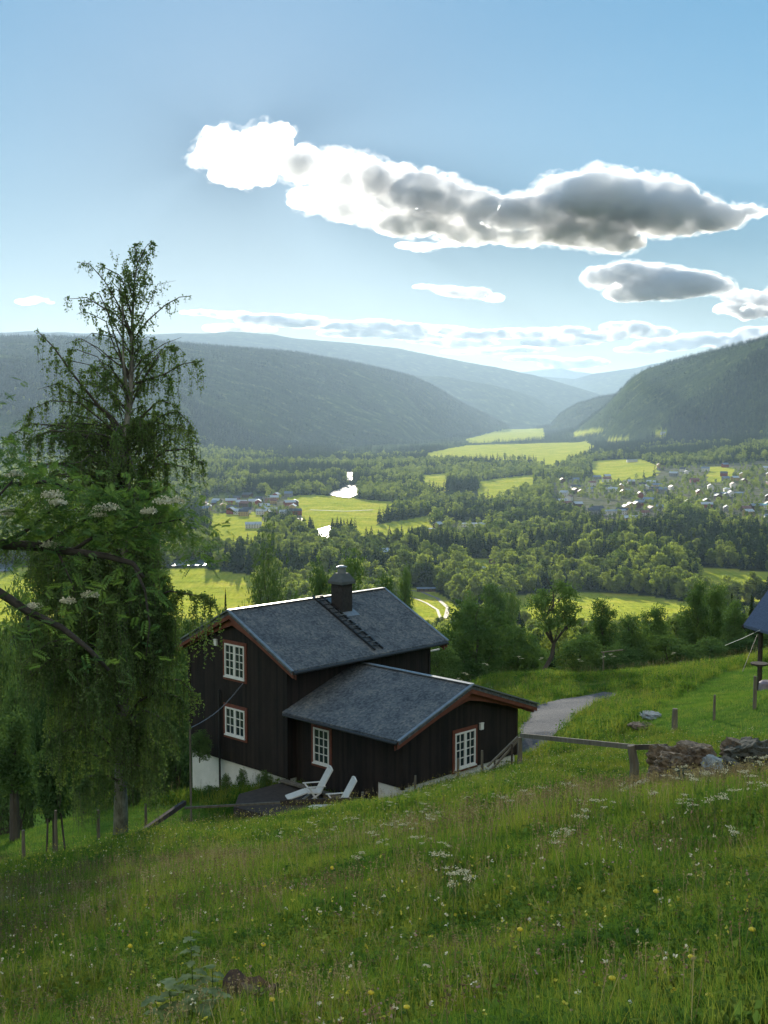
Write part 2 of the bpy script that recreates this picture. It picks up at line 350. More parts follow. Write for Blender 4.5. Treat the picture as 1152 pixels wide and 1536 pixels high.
def drape(name, poly, m, lift, n=40, kind='structure', d0=300):
    """a sheet over the ground inside an outline"""
    pts = [ground_at(a, b, d0) for a, b in poly]; P = np.array([(p.x, p.y) for p in pts]); lo, hi = P.min(0), P.max(0)
    gx, gy = np.meshgrid(np.linspace(lo[0], hi[0], n), np.linspace(lo[1], hi[1], n)); gz = height(gx.ravel(), gy.ravel())+lift
    bm = bmesh.new(); vv = [bm.verts.new(c) for c in zip(gx.ravel(), gy.ravel(), gz)]
    ins = inside([tuple(q) for q in P], gx.ravel(), gy.ravel())
    for a in range(n-1):
        for b in range(n-1):
            q = [a*n+b, a*n+b+1, (a+1)*n+b+1, (a+1)*n+b]
            if sum(ins[k] for k in q) >= 2: bm.faces.new([vv[k] for k in q])
    bmesh.ops.delete(bm, geom=[v for v in bm.verts if not v.link_faces], context='VERTS')
    # pull the ragged border onto the outline
    for v in bm.verts:
        if v.is_boundary:
            best = None
            for i in range(len(P)):
                a = P[i]; e = P[(i+1) % len(P)]-a; t_ = max(0, min(1, ((v.co.x-a[0])*e[0]+(v.co.y-a[1])*e[1])/max(1e-9, e@e))); q = a+e*t_
                dq = (q[0]-v.co.x)**2+(q[1]-v.co.y)**2
                if best is None or dq < best[0]: best = (dq, q)
            v.co.x, v.co.y = best[1]; v.co.z = H1(*best[1])+lift
    for f in bm.faces: f.smooth = True
    me = bpy.data.meshes.new(name); bm.to_mesh(me); bm.free(); me.materials.append(m)
    return tag(link(name, me), kind=kind)
m_water = simple('river_water', (.03,.045,.05), rough=.34, bump=.25, bscale=.25)
for rv in RIVERS:
    zc = ground_at(*np.mean(rv, 0), 300).z
    pts = [ground_at(a, b, 300) for a, b in rv]
    mb = MB(); mb.add([(p.x, p.y, zc+1.2) for p in pts], [tuple(range(len(pts)))]); tag(mb.build('river', m_water), kind='structure')
m_gravel = simple('gravel', (.045,.047,.055), (.12,.125,.135), scale=9, rough=.9, bump=.03, bscale=30)
drape('driveway', DRIVE, m_gravel, .03, 60, d0=47)
m_dirt = simple('dirt_road', (.16,.14,.1), (.27,.24,.18), scale=.5, rough=.9)
def ribbon(name, pts, wid, m, lift=.25):
    P = [ground_at(a, b, 300) for a, b in pts]; C = []
    for i in range(len(P)-1):
        for k in range(6): C.append(P[i].lerp(P[i+1], k/6))
    C.append(P[-1]); mb = MB(); vv = []; ff = []
    for i, c in enumerate(C):
        t_ = C[min(i+1, len(C)-1)]-C[max(i-1, 0)]; sd = Vector((t_.y, -t_.x, 0)).normalized()*wid/2
        for s_ in (-1, 1): q = c+sd*s_; vv.append((q.x, q.y, H1(q.x, q.y)+lift))
    for i in range(len(C)-1): ff.append((2*i, 2*i+1, 2*i+3, 2*i+2))
    mb.add(vv, ff); return tag(mb.build(name, m, smooth=True), kind='structure')
ribbon('road', [(436,764),(444,769),(448,778),(446,792),(436,806)], 11, m_dirt)
ribbon('path', [(600,884),(632,888),(655,897),(672,912),(668,928)], 3, m_dirt)
ribbon('path', [(612,893),(640,905),(656,915),(662,930)], 2, m_dirt)
ribbon('road', [(465,765),(520,767),(560,765)], 5, m_gravel)

# ------------------------------------------------------------------ clouds
def cloud_material(name, NS, lo, hi, dens, det=6, an=.35):
    m, t, o = mat(name)
    v = t.nodes.new('ShaderNodeVolumePrincipled'); v.inputs['Color'].default_value = (.93, .955, .992, 1); v.inputs['Anisotropy'].default_value = an
    n1 = noise_n(t, NS, det, rough=.62, stretch=(1, 1, 1.25)); mr = t.nodes.new('ShaderNodeMapRange'); mr.inputs['From Min'].default_value = lo; mr.inputs['From Max'].default_value = hi
    mr.inputs['To Max'].default_value = dens; t.links.new(n1, mr.inputs['Value']); t.links.new(mr.outputs[0], v.inputs['Density'])
    t.links.new(v.outputs[0], o.inputs['Volume']); return m
m_core = cloud_material('cloud_core', .009, .30, .58, CLOUD_DENSITY*1.2, 3); m_wisp = cloud_material('cloud_wisps', .022, .47, .72, CLOUD_DENSITY*.4, 8)
m_core2 = cloud_material('far_cloud_core', .005, .36, .62, CLOUD_DENSITY*.55, 6); m_wisp2 = cloud_material('far_cloud_wisps', .005, .46, .62, CLOUD_DENSITY*.16)
ctex = []
for sc_, dp in ((1, 3), (2, 2), (3, 1)):
    tx = bpy.data.textures.new('cloud_noise%d' % sc_, 'CLOUDS'); tx.noise_depth = 4; ctex.append(tx)
def cloud(blobs, D, label, vox=3.2, thick=1.0, amp=1.0, thin=0, far=False, group=None):
    """blobs: (px, py, rx, ry) as seen; D metres away. An airy shell of wisps round a denser core"""
    k = D/F; c0 = ray(*np.mean([bb[:2] for bb in blobs], 0), D); top = None
    for name, sc_, m_ in (('cloud', 1.22, m_wisp2 if far else m_wisp), ('core', .99, m_core2 if far else m_core)):
        bm = bmesh.new(); rnd = random.Random(len(blobs))
        for (a, b, rx, ry) in blobs:
            off = rnd.uniform(-.5, .5)*rx*k; th = thick*(.33 if a < thin else .65 if a < thin+170 else 1)
            if a < thin: off = 0
            c = ray(a, b, D+off); M = Matrix.Translation(c) @ Matrix.Diagonal((rx*k*(1+(sc_-1)*min(1, ry/rx*1.5)), (rx+ry)*.5*k*th, ry*k*sc_, 1))
            bmesh.ops.create_icosphere(bm, subdivisions=3, radius=1, matrix=M)
        for v in bm.verts: v.co -= c0
        me = bpy.data.meshes.new(name); bm.to_mesh(me); bm.free(); me.materials.append(m_)
        o = link(name, me, parent=top, loc=c0 if top is None else (0, 0, 0))
        r = o.modifiers.new('r', 'REMESH'); r.mode = 'VOXEL'; r.voxel_size = vox*k
        for tx, sz, st in zip(ctex, (34, 13, 5), (18, 9, 4.5)):
            t2 = tx.copy(); t2.noise_scale = sz*k; d = o.modifiers.new('d', 'DISPLACE'); d.texture = t2; d.strength = st*k*amp; d.mid_level = .5; d.texture_coords = 'GLOBAL' if top is None else 'LOCAL'
        if top is None: top = o
    return tag(top, label, 'cloud', group, kind='thing')
cloud([(300,240,26,16),(345,225,50,32),(400,222,42,38),(365,262,55,18),(330,200,28,14),(420,198,22,16),(460,248,45,28),(500,255,45,30),(540,265,45,32),(590,280,50,32),(640,290,55,32),
  (470,300,40,18),(540,315,55,18),(620,335,60,20),(690,308,55,28),(740,322,55,28),(800,318,55,28),(850,298,50,34),(900,298,70,40),(960,302,70,38),(1000,318,80,34),(880,345,80,26),
  (920,365,50,15),(1060,325,60,20),(1110,318,45,10),(1000,288,50,18),(700,350,50,16),(780,355,50,12)], 5000, 'long cloud with a blazing white end over the sun and a dark blue body', vox=2.2, thin=450 if True else 0)
cloud([(900,415,28,16),(940,408,40,16),(980,420,60,22),(1030,425,55,18),(1075,430,28,14),(950,440,45,12),(1000,440,50,10)], 7800, 'smooth dark lens cloud with bright rim below the long cloud', vox=2.2, amp=.5)
cloud([(1110,445,30,9),(1145,450,30,12),(1180,445,40,14),(1100,462,30,6),(1140,470,40,8)], 9000, 'pale ragged cloud beside the lens cloud at the frame edge', vox=2)
cloud([(640,430,22,4),(675,435,26,7),(710,440,28,8),(740,447,18,6)], 8500, 'small thin cloud floating alone above the valley', vox=1.6, amp=.5)
cloud([(610,368,20,5),(640,370,26,6),(672,366,20,5)], 5600, 'small white shred of cloud under the long cloud', vox=1.6, amp=.5)
cloud([(35,452,14,4),(55,450,20,5),(75,454,8,3)], 9000, 'tiny white cloud left of the birch top', vox=1.4, amp=.4)
G2 = 'low clouds over the far ridges'
cloud([(300,469,32,3.5),(345,472,38,5),(395,479,45,8),(445,482,50,9),(330,492,26,6),(375,494,40,5)], 21500, 'cream low cloud just right of the birch over the left ridge', vox=1.5, amp=.35, far=True, group=G2)
cloud([(505,488,50,7),(560,488,55,8),(610,493,50,8),(545,500,70,6),(620,505,50,5)], 22500, 'long low grey-based cloud over the crest of the far back ridge', vox=1.5, amp=.35, far=True, group=G2)
cloud([(665,496,40,7),(715,502,45,8),(760,500,40,7),(700,515,50,6),(650,512,40,4)], 24000, 'low cloud bank above the notch of the valley, left part', vox=1.5, amp=.35, far=True, group=G2)
cloud([(805,500,38,7),(850,496,36,6),(880,508,40,7),(830,514,50,5)], 23000, 'pale low cloud above the middle of the far valley', vox=1.5, amp=.35, far=True, group=G2)
cloud([(940,491,40,9),(975,499,40,8),(910,503,40,6)], 22000, 'domed low cloud with grey heart left of the right-hand hill', vox=1.5, amp=.35, far=True, group=G2)
cloud([(1000,517,50,8),(1055,510,50,10),(1105,514,46,12),(1140,500,40,10),(960,524,40,5)], 23500, 'bright cloud bank resting on the right-hand hill', vox=1.5, amp=.35, far=True, group=G2)
cloud([(850,546,42,7),(885,543,30,6),(800,538,45,4)], 31000, 'glowing little cloud lowest in the gap between the ridges', vox=1.4, amp=.3, far=True, group=G2)
cloud([(740,526,40,4),(790,524,45,4),(690,528,30,3)], 29000, 'thin grey streak of cloud low above the gap', vox=1.4, amp=.3, far=True, group=G2)
sm = cloud([(401,604,3,2.5),(403,599,4,3),(406,594,4,3.5),(404,590,2.5,2)], 6300, 'thin white smoke rising from the left ridge', vox=.8, amp=.15)
sm.name = 'smoke'; sm['kind'] = 'stuff'

# ------------------------------------------------------------------ haze
hb = MB().box(-16000, 16000, -600, 34000, -1200, 840)
m, t, o = mat('haze_air'); v = t.nodes.new('ShaderNodeVolumePrincipled')
v.inputs['Color'].default_value = (.53, .74, 1, 1); v.inputs['Density'].default_value = HAZE_DENSITY; v.inputs['Anisotropy'].default_value = .225
t.links.new(v.outputs[0], o.inputs['Volume']); tag(hb.build('haze', m), kind='stuff')

# ------------------------------------------------------------------ trees
m_spruce = leafy('spruce_needles', (.015,.034,.02), (.055,.09,.042), .15, .1, .5)
m_leaf = leafy('valley_leaves', (.045,.09,.028), (.24,.29,.08), .12, .3, .75)
m_leafdark = leafy('slope_leaves', (.06,.12,.05), (.13,.21,.075), .5, .28, .4)
m_birchleaf = leafy('birch_leaves', (.065,.12,.05), (.15,.22,.08), 1.2, .34, .2)
m_bark = simple('bark', (.045,.038,.032), (.10,.088,.075), scale=6, rough=.95, bump=.02, stretch=(1,1,.25))
def quads(C, size, rng, flat=0., asp=1.6, down=0.):
    """leaf faces: one small quad at each centre, turned at random"""
    n = len(C); a = rng.normal(size=(n, 3)); a[:, 2] = a[:, 2]*(1-flat)-down; a /= np.linalg.norm(a, axis=1)[:, None]
    b = rng.normal(size=(n, 3)); b -= a*(a*b).sum(1)[:, None]; b /= np.linalg.norm(b, axis=1)[:, None]
    s = (np.asarray(size)*np.ones(n))[:, None]; a = a*s*asp/2; b = b*s/2
    V = np.stack([C-a, C+b*.9-a*.15, C+a, C-b*.9-a*.15], 1).reshape(-1, 3)
    return V, np.arange(4*n).reshape(-1, 4)
def mesh_parts(name, parts, mats):
    """parts: list of (V, F quads, material index)"""
    n = 0; VV = []; FF = []; MI = []
    for V, Fq, mi in parts: VV.append(V); FF.append(Fq+n); MI += [mi]*len(Fq); n += len(V)
    return np_mesh(name, np.vstack(VV), np.vstack(FF), mats, mat_idx=MI)
def tube_np(pts, rad, n=6):
    mb = MB().tube(pts, rad, n, cap=False); return np.array(mb.v), np.array(mb.f)
def spruce_mesh(seed, nq, h=1.0):
    """unit tree, one metre tall; crown of drooping sprays in whorls round a trunk"""
    rng = np.random.default_rng(seed); t_ = rng.beta(1.05, 1.25, nq); z = .06+.93*t_
    r0 = .19*(1-t_)**.82*(1+.18*np.sin(t_*60+seed))+.004; az = rng.uniform(0, 2*math.pi, nq); r0 *= 1+.2*np.sin(az*3+seed)
    L = r0*rng.uniform(.55, 1.12, nq); ca, sa = np.cos(az), np.sin(az); dr = np.tan(rng.uniform(.15, .65, nq))
    wd = np.maximum(.016, L*rng.uniform(.28, .5, nq))
    p0 = np.stack([ca*L*.12, sa*L*.12, z+L*dr*.35], 1); p2 = np.stack([ca*L, sa*L, z-L*dr*.4], 1)
    side = np.stack([-sa*wd, ca*wd, np.zeros(nq)], 1); mid = p0*.4+p2*.6; mid[:, 2] += .008
    dz = np.array([0, 0, 1.])*(rng.uniform(-.6, .6, nq)*wd)[:, None]
    V = np.stack([p0, mid-side*.6-dz, p2, mid+side*.6+dz], 1).reshape(-1, 3)
    return V, np.arange(4*nq).reshape(-1, 4)
def blob_points(rng, n, lobes, shell=.55):
    """points in and on a set of ellipsoid lobes"""
    w_ = np.array([l[3]*l[4]*l[5] for l in lobes])**(2/3); k = rng.choice(len(lobes), n, p=w_/w_.sum()); L = np.array(lobes)[k]
    u = rng.normal(size=(n, 3)); u /= np.linalg.norm(u, axis=1)[:, None]; r = shell+(1-shell)*rng.random(n)
    r *= 1+.12*np.sin(u[:, 0]*5+k)*np.cos(u[:, 2]*6)
    return L[:, :3]+u*L[:, 3:6]*r[:, None]
def round_lobes(seed, n=7, wide=.32, low=.12, top=1.0):
    rr = random.Random(seed); L = []
    for i in range(n):
        t_ = (i+.5)/n; z = low+(top-low)*(.12+.8*t_); a = i*2.4+rr.random(); rad = wide*math.sin(math.pi*(.18+.72*t_))*.62
        s_ = wide*(.62-.3*abs(t_-.4))*rr.uniform(.8, 1.15)
        L.append((math.cos(a)*rad, math.sin(a)*rad, z, s_, s_, min(s_*rr.uniform(.8, 1.15), top-z)))
    L.append((0, 0, low+(top-low)*.45, wide*.62, wide*.62, (top-low)*.4)); L.append((0, 0, top-.14, wide*.3, wide*.3, .13))
    return L
def decid_mesh(seed, n, q, wide=.32, low=.12):
    rng = np.random.default_rng(seed); C = blob_points(rng, n, round_lobes(seed, 8, wide, low)); return quads(C, q*rng.uniform(.6, 1.3, n), rng)
trunk_np = lambda r=.014, h=.9: tube_np([(0, 0, -.06), (.004, 0, h*.5), (0, .003, h)], [r, r*.7, r*.15], 5)
FOREST = {}
for k, (nq, nd) in (('near', (420, 1000)), ('mid', (130, 170)), ('far', (36, 44))):
    FOREST['spruce', k] = [mesh_parts('spruce_crown', [(*spruce_mesh(s_, nq), 0)], m_spruce) for s_ in range(3)]
    FOREST['decid', k] = [mesh_parts('tree_crown', [(*decid_mesh(s_, nd, {'near': .058, 'mid': .1, 'far': .19}[k], wd, lw), 0)], m_leaf) for s_, (wd, lw) in enumerate(((.30, .1), (.36, .06), (.23, .14)))]
TRUNK = np_mesh('trunk', *trunk_np(), m_bark)
# scatter on the ground
rng = np.random.default_rng(5)
def scatter(d0, d1, sp, a0=-21.5, a1=21.5):
    x1 = math.tan(R(21.5))*d1; nx, ny = int(2*x1/sp), int((d1-d0)/sp)
    gx, gy = np.meshgrid((np.arange(nx)+.5)*sp-x1, d0+(np.arange(ny)+.5)*sp); gx = gx.ravel(); gy = gy.ravel()
    k = np.abs(gx) < gy*math.tan(R(21.5))+6; gx, gy = gx[k], gy[k]
    gx = gx+rng.uniform(-.48, .48, len(gx))*sp; gy = gy+rng.uniform(-.48, .48, len(gy))*sp
    return gx, gy
SC = []
for d0, d1, sp, lod in ((260, 800, 8.5, 0), (800, 1500, 8, 0), (1500, 2600, 8, 1), (2600, 4800, 10.5, 1), (4800, 9300, 16, 2)):
    x, y = scatter(d0, d1, sp); z = height(x, y)
    bad = cover(x, y, z, FIELDS, 1.2, 1); bad |= cover(x, y, z, RIVERS, 0, .45)
    town = cover(x, y, z, TOWNS, 1.0, .6)
    keep = ~bad & ~(town & (rng.random(len(x)) > .2))
    # trees stand up into the picture: keep field edges open on the near side
    nz = fbm(x, y, 160, 41, 3); clear = (fbm(x, y*.45, 420, 47, 3) > .24) & (y > 1900) & (y < 7600); keep &= ~(clear & (rng.random(len(x)) > .12))
    keep &= rng.random(len(x)) < np.where(y < 800, .8, .93)
    x, y, z, nz, town = x[keep], y[keep], z[keep], nz[keep], town[keep]
    dd = y*CP-z*SP; X = 576+F*x/dd; Y = 768-F*(y*SP+z*CP)/dd
    # spruce stands: mid-valley bands, hills; birch and alder nearer and along fields
    ps = .5+nz*1.6+sstep(3000, 4600, y)*.9-.35*(y < 1000)
    ps = np.where(y > 4300, 2, ps)
    ps = np.where(inside([(640,760),(850,770),(1152,790),(1152,860),(850,800),(640,800)], X, Y), .88, ps)
    ps = np.where(inside([(760,860),(1045,850),(1045,905),(760,905)], X, Y), .35, ps)
    sprc = (rng.random(len(x)) < ps) & ~town
    h = np.where(sprc, rng.normal(18.5, 4.6, len(x)), rng.normal(15.5, 3.8, len(x)))*np.where(y < 800, .62, 1)*np.where(town, .5, 1)*(1+.25*sstep(5000, 8000, y))
    h *= 1+nz*.5; h = np.clip(h, 3.5, 27)
    SC.append(np.stack([x, y, z, h, sprc, np.full(len(x), lod), X, Y, rng.integers(0, 3, len(x)), rng.uniform(0, 6.28, len(x))], 1))
SC = np.vstack(SC)
# keep a free view over the slope: nothing may stick up over what the photo shows above it
topY = 768-F*(SC[:, 1]*SP+(SC[:, 2]+SC[:, 3])*CP)/(SC[:, 1]*CP-(SC[:, 2]+SC[:, 3])*SP)
lim = np.interp(SC[:, 6], [-200, 300, 390, 440, 560, 600, 690, 760, 800, 980, 1060, 1300], [930, 925, 915, 870, 850, 935, 915, 885, 925, 928, 905, 905])
SC = SC[~((SC[:, 1] < 930) & (topY < lim))]
inview = (SC[:, 6] > -10) & (SC[:, 6] < 1162) & (SC[:, 7] < 1010)
order = np.argsort(-(SC[:, 3]/SC[:, 1])*inview)
def solo(idx, kind, label, cat, group):
    base = empty if 0 else None
    for c, i in enumerate(idx):
        x, y, z, h, _, lod, X, Y, var, rot = SC[i]
        k = 'near'; s_ = (h*(1 if kind == 'spruce' else 1.12),)*2+(h,)
        if c < 70:
            o = link('spruce_tree' if kind == 'spruce' else 'broadleaf_tree', None, loc=(x, y, z), rot=(0, 0, rot), scale=s_)
            link('crown', FOREST[kind, k][int(var)], o); link('trunk', TRUNK, o)
        else:
            o = link('spruce_tree' if kind == 'spruce' else 'broadleaf_tree', FOREST[kind, k][int(var)], loc=(x, y, z), rot=(0, 0, rot), scale=s_)
        zone = 'behind the big birch' if X < 300 else 'left of the chimney' if X < 500 else 'between chimney and track' if X < 640 else 'right of the house roof' if X < 780 else 'above the strip field' if X < 960 else 'left of the shelter roof'
        row = 'low on the slope' if y < 800 else 'at the valley fields' if y < 1150 else 'in the valley wood'
        size = 'tall' if h > (17 if kind == 'spruce' else 14) else 'small' if h < (11 if kind == 'spruce' else 9) else 'middling'
        tag(o, ('%s dark pointed spruce %s, %s' if kind == 'spruce' else '%s round green tree %s, %s') % (size, row, zone), cat, group)
isS = SC[:, 4] > .5
iS = [i for i in order if isS[i]][:260]; iD = [i for i in order if not isS[i]][:260]
solo(iS, 'spruce', 'dark pointed spruce in the woods between the slope and the valley fields', 'spruce', 'nearer spruces of the valley wood')
solo(iD, 'decid', 'green round-crowned broadleaf tree in the woods on the lower slope and valley edge', 'tree', 'nearer broadleaf trees of the valley wood')
rest = np.ones(len(SC), bool); rest[iS+iD] = False; SR = SC[rest]
def inst_nodes(name, sources):
    coll = bpy.data.collections.new(name+'_kinds')
    for i, (me) in enumerate(sources):
        o = bpy.data.objects.new('%s_%02d' % (name, i), me); coll.objects.link(o)
    g = bpy.data.node_groups.new(name, 'GeometryNodeTree')
    g.interface.new_socket('Geometry', in_out='INPUT', socket_type='NodeSocketGeometry'); g.interface.new_socket('Geometry', in_out='OUTPUT', socket_type='NodeSocketGeometry')
    gi = g.nodes.new('NodeGroupInput'); go = g.nodes.new('NodeGroupOutput'); ci = g.nodes.new('GeometryNodeCollectionInfo')
    ci.inputs['Collection'].default_value = coll; ci.inputs['Separate Children'].default_value = True; ci.inputs['Reset Children'].default_value = True
    ip = g.nodes.new('GeometryNodeInstanceOnPoints'); ip.inputs['Pick Instance'].default_value = True
    def na_(nm, ty): n = g.nodes.new('GeometryNodeInputNamedAttribute'); n.data_type = ty; n.inputs['Name'].default_value = nm; return n.outputs['Attribute']
    L = g.links.new; L(gi.outputs[0], ip.inputs['Points']); L(ci.outputs[0], ip.inputs['Instance']); L(na_('kind_id', 'INT'), ip.inputs['Instance Index'])
    cv = g.nodes.new('FunctionNodeEulerToRotation'); L(na_('turn', 'FLOAT_VECTOR'), cv.inputs[0]); L(cv.outputs[0], ip.inputs['Rotation'])
    L(na_('size', 'FLOAT_VECTOR'), ip.inputs['Scale']); L(ip.outputs[0], go.inputs[0]); return g
def stuff(name, P, kid, turn, size, sources, label=None):
    me = bpy.data.meshes.new(name); me.vertices.add(len(P)); me.vertices.foreach_set('co', np.ascontiguousarray(P, np.float32).ravel())
    me.attributes.new('kind_id', 'INT', 'POINT').data.foreach_set('value', np.ascontiguousarray(kid, np.int32))
    me.attributes.new('turn', 'FLOAT_VECTOR', 'POINT').data.foreach_set('vector', np.ascontiguousarray(turn, np.float32).ravel())
    me.attributes.new('size', 'FLOAT_VECTOR', 'POINT').data.foreach_set('vector', np.ascontiguousarray(size, np.float32).ravel())
    o = link(name, me); md = o.modifiers.new('scatter', 'NODES'); md.node_group = inst_nodes(name, sources)
    return tag(o, label, kind='stuff')
def forest(name, sel, kind, label):
    A = SR[sel]; n = len(A); z0 = np.zeros(n)
    src = FOREST[kind, 'near']+FOREST[kind, 'mid']+FOREST[kind, 'far']
    wd = A[:, 3]*(1.0 if kind == 'spruce' else 1.12)*rng.uniform(.85, 1.2, n)*(1+.35*(A[:, 5] == 2))
    stuff(name, A[:, :3], A[:, 5].astype(int)*3+A[:, 8].astype(int), np.stack([z0, z0, A[:, 9]], 1), np.stack([wd, wd, A[:, 3]], 1), src, label)
forest('spruce_forest', SR[:, 4] > .5, 'spruce', 'dark spruce forest over the valley floor and hills')
forest('broadleaf_forest', SR[:, 4] < .5, 'decid', 'green broadleaf woods between the valley fields')
print('trees', len(SC))

# ------------------------------------------------------------------ the house
HX = Vector((-3.852, 49.706, -14.787)); HA = R(90-44.303)
HL, HW, HR_, HE = 8.433, 6.439, 6.496, 4.559; YR = HW/2; EV, OV = .704, .36; S1 = (HR_-HE)/(YR+EV)
AX0, AX1, AD, AR, AE = .429, 7.187, 5.923, 4.22, 2.799; AXR = (AX0+AX1)/2; AEV, AOV = .712, .48; S2 = (AR-AE)/((AX1-AX0)/2+AEV)
def boards(name, c1, c2, w_=.14, axis='X'):
    """dark stained upright boards: board joints as bump, slight colour change board to board"""
    m, t, o = mat(name); p = t.nodes.new('ShaderNodeBsdfPrincipled'); p.inputs['Roughness'].default_value = .75; p.inputs['Specular IOR Level'].default_value = .25
    tc = t.nodes.new('ShaderNodeTexCoord'); sp = t.nodes.new('ShaderNodeSeparateXYZ'); t.links.new(tc.outputs['Object'], sp.inputs[0])
    ad = N(t, 'ShaderNodeMath', operation='ADD'); t.links.new(sp.outputs[0], ad.inputs[0]); t.links.new(sp.outputs[1], ad.inputs[1])
    dv = N(t, 'ShaderNodeMath', operation='DIVIDE'); t.links.new(ad.outputs[0], dv.inputs[0]); dv.inputs[1].default_value = w_
    fl = N(t, 'ShaderNodeMath', operation='FLOOR'); t.links.new(dv.outputs[0], fl.inputs[0])
    wn = t.nodes.new('ShaderNodeTexWhiteNoise'); wn.noise_dimensions = '1D'; t.links.new(fl.outputs[0], wn.inputs['W'])
    n = noise_n(t, 2.2, 7, rough=.7, stretch=(1, 1, .35)); mx = N(t, 'ShaderNodeMath', operation='MULTIPLY_ADD'); t.links.new(wn.outputs[0], mx.inputs[0]); mx.inputs[1].default_value = .35; t.links.new(n, mx.inputs[2])
    t.links.new(ramp(t, mx.outputs[0], [(.35, c1), (.95, c2)]), p.inputs['Base Color'])
    fr = N(t, 'ShaderNodeMath', operation='FRACT'); t.links.new(dv.outputs[0], fr.inputs[0]); gt = N(t, 'ShaderNodeMath', operation='GREATER_THAN'); t.links.new(fr.outputs[0], gt.inputs[0]); gt.inputs[1].default_value = .5
    b = t.nodes.new('ShaderNodeBump'); b.inputs['Strength'].default_value = 1; b.inputs['Distance'].default_value = .02; t.links.new(gt.outputs[0], b.inputs['Height']); t.links.new(b.outputs[0], p.inputs['Normal'])
    t.links.new(p.outputs[0], o.inputs[0]); return m
m_wall = boards('tarred_boards', (.009,.009,.009), (.036,.026,.023))
m_trim = simple('red_brown_trim', (.12,.034,.02), (.2,.062,.036), scale=4, rough=.7)
m_roof = simple('roofing_felt', (.06,.066,.07), (.2,.205,.2), scale=22, rough=.95, bump=.02, bscale=30, spec=.15)
def shingle():
    m, t, o = mat('roof_shingles'); p = t.nodes.new('ShaderNodeBsdfPrincipled'); p.inputs['Roughness'].default_value = .9; p.inputs['Specular IOR Level'].default_value = .2
    tc = t.nodes.new('ShaderNodeTexCoord'); v = t.nodes.new('ShaderNodeTexVoronoi'); v.inputs['Scale'].default_value = 12; t.links.new(tc.outputs['Object'], v.inputs['Vector'])
    sp = t.nodes.new('ShaderNodeSeparateColor'); t.links.new(v.outputs['Color'], sp.inputs[0]); a = N(t, 'ShaderNodeMath', operation='MULTIPLY_ADD'); t.links.new(sp.outputs[0], a.inputs[0]); a.inputs[1].default_value = .42
    t.links.new(noise_n(t, 1.1, 6, rough=.7), a.inputs[2]); t.links.new(ramp(t, a.outputs[0], [(.35, (.045,.055,.065)), (.75, (.12,.135,.15)), (1.0, (.2,.2,.19))]), p.inputs['Base Color'])
    b = t.nodes.new('ShaderNodeBump'); b.inputs['Distance'].default_value = .02; t.links.new(sp.outputs[1], b.inputs['Height']); t.links.new(b.outputs[0], p.inputs['Normal']); t.links.new(p.outputs[0], o.inputs[0]); return m
m_roof = shingle()
m_metal = simple('dull_metal_edge', (.16,.18,.2), (.27,.3,.33), scale=5, rough=.45, metal=.3)
m_black = simple('black_metal', (.02,.02,.022), rough=.5)
m_conc = simple('whitewashed_concrete', (.6,.62,.58), (.78,.78,.74), scale=1.3, rough=.9, bump=.01)
m_white = simple('white_paint', (.72,.73,.7), (.8,.8,.78), scale=4, rough=.5)
m_glass = simple('window_glass', (.02,.035,.045), rough=.06, spec=.8)
m_wood = simple('weathered_wood', (.09,.075,.055), (.2,.18,.14), scale=5, rough=.9, bump=.01, stretch=(1,1,.2))
m_wooddark = simple('dark_wood', (.03,.024,.02), (.07,.055,.045), scale=5, rough=.9)
m_brick = simple('sooty_masonry', (.018,.017,.017), (.045,.04,.038), scale=7, rough=.95, bump=.02)
house = tag(empty('house', HX, (0, 0, HA)), 'dark tarred timber house with blue-grey roofs and white small-paned windows', 'house')
# walls
w1 = MB(); T = .18
g = [(0, 0, 0), (0, HW, 0), (0, HW, HE+S1*EV-.1), (0, YR, HR_-.1), (0, 0, HE+S1*EV-.1)]
w1.prism(g, (T, 0, 0)); w1.prism([(HL-T+q[0], q[1], q[2]) for q in g], (T, 0, 0))
zt = HE+S1*EV-.12; w1.box(T, HL-T, 0, T, 0, zt); w1.box(T, HL-T, HW-T, HW, 0, zt)
for cx, cy_ in ((-.03, -.03), (HL-.1, -.03), (-.03, HW-.1), (HL-.1, HW-.1)): w1.box(cx, cx+.13, cy_, cy_+.13, -.05, zt-.02)
w1.build('wall', m_wall, house)
w2 = MB(); zb = .775; ze = AE+S2*AEV-.1
ga = [(AX0, -AD, zb), (AX1, -AD, zb), (AX1, -AD, ze), (AXR, -AD, AR-.1), (AX0, -AD, ze)]
w2.prism(ga, (0, T, 0)); w2.box(AX0, AX0+T, -AD+T, -.005, zb, ze-.02); w2.box(AX1-T, AX1, -AD+T, -.005, zb, ze-.02)
for cx in (AX0-.03, AX1-.1): w2.box(cx, cx+.13, -AD-.03, -AD+.1, zb-.05, ze-.04)
w2.box(AX0+.02, AX0+T, -4.6, -.01, -.5, zb-.003); w2.build('wall', m_wall, house)
# foundations
fd = MB(); fd.box(.07, HL-.07, .07, HW-.07, -3.2, -.002); fd.build('foundation', m_conc, house)
fd = MB(); fd.box(AX0+.06, AX1-.06, -AD+.06, .06, -1.2, zb-.002); fd.build('foundation', m_conc, house)
dp = MB().tube([(-.09, 4.25, 3.0), (-.09, 4.25, -2.1)], .045, 8); dp.build('downpipe', m_black, house)
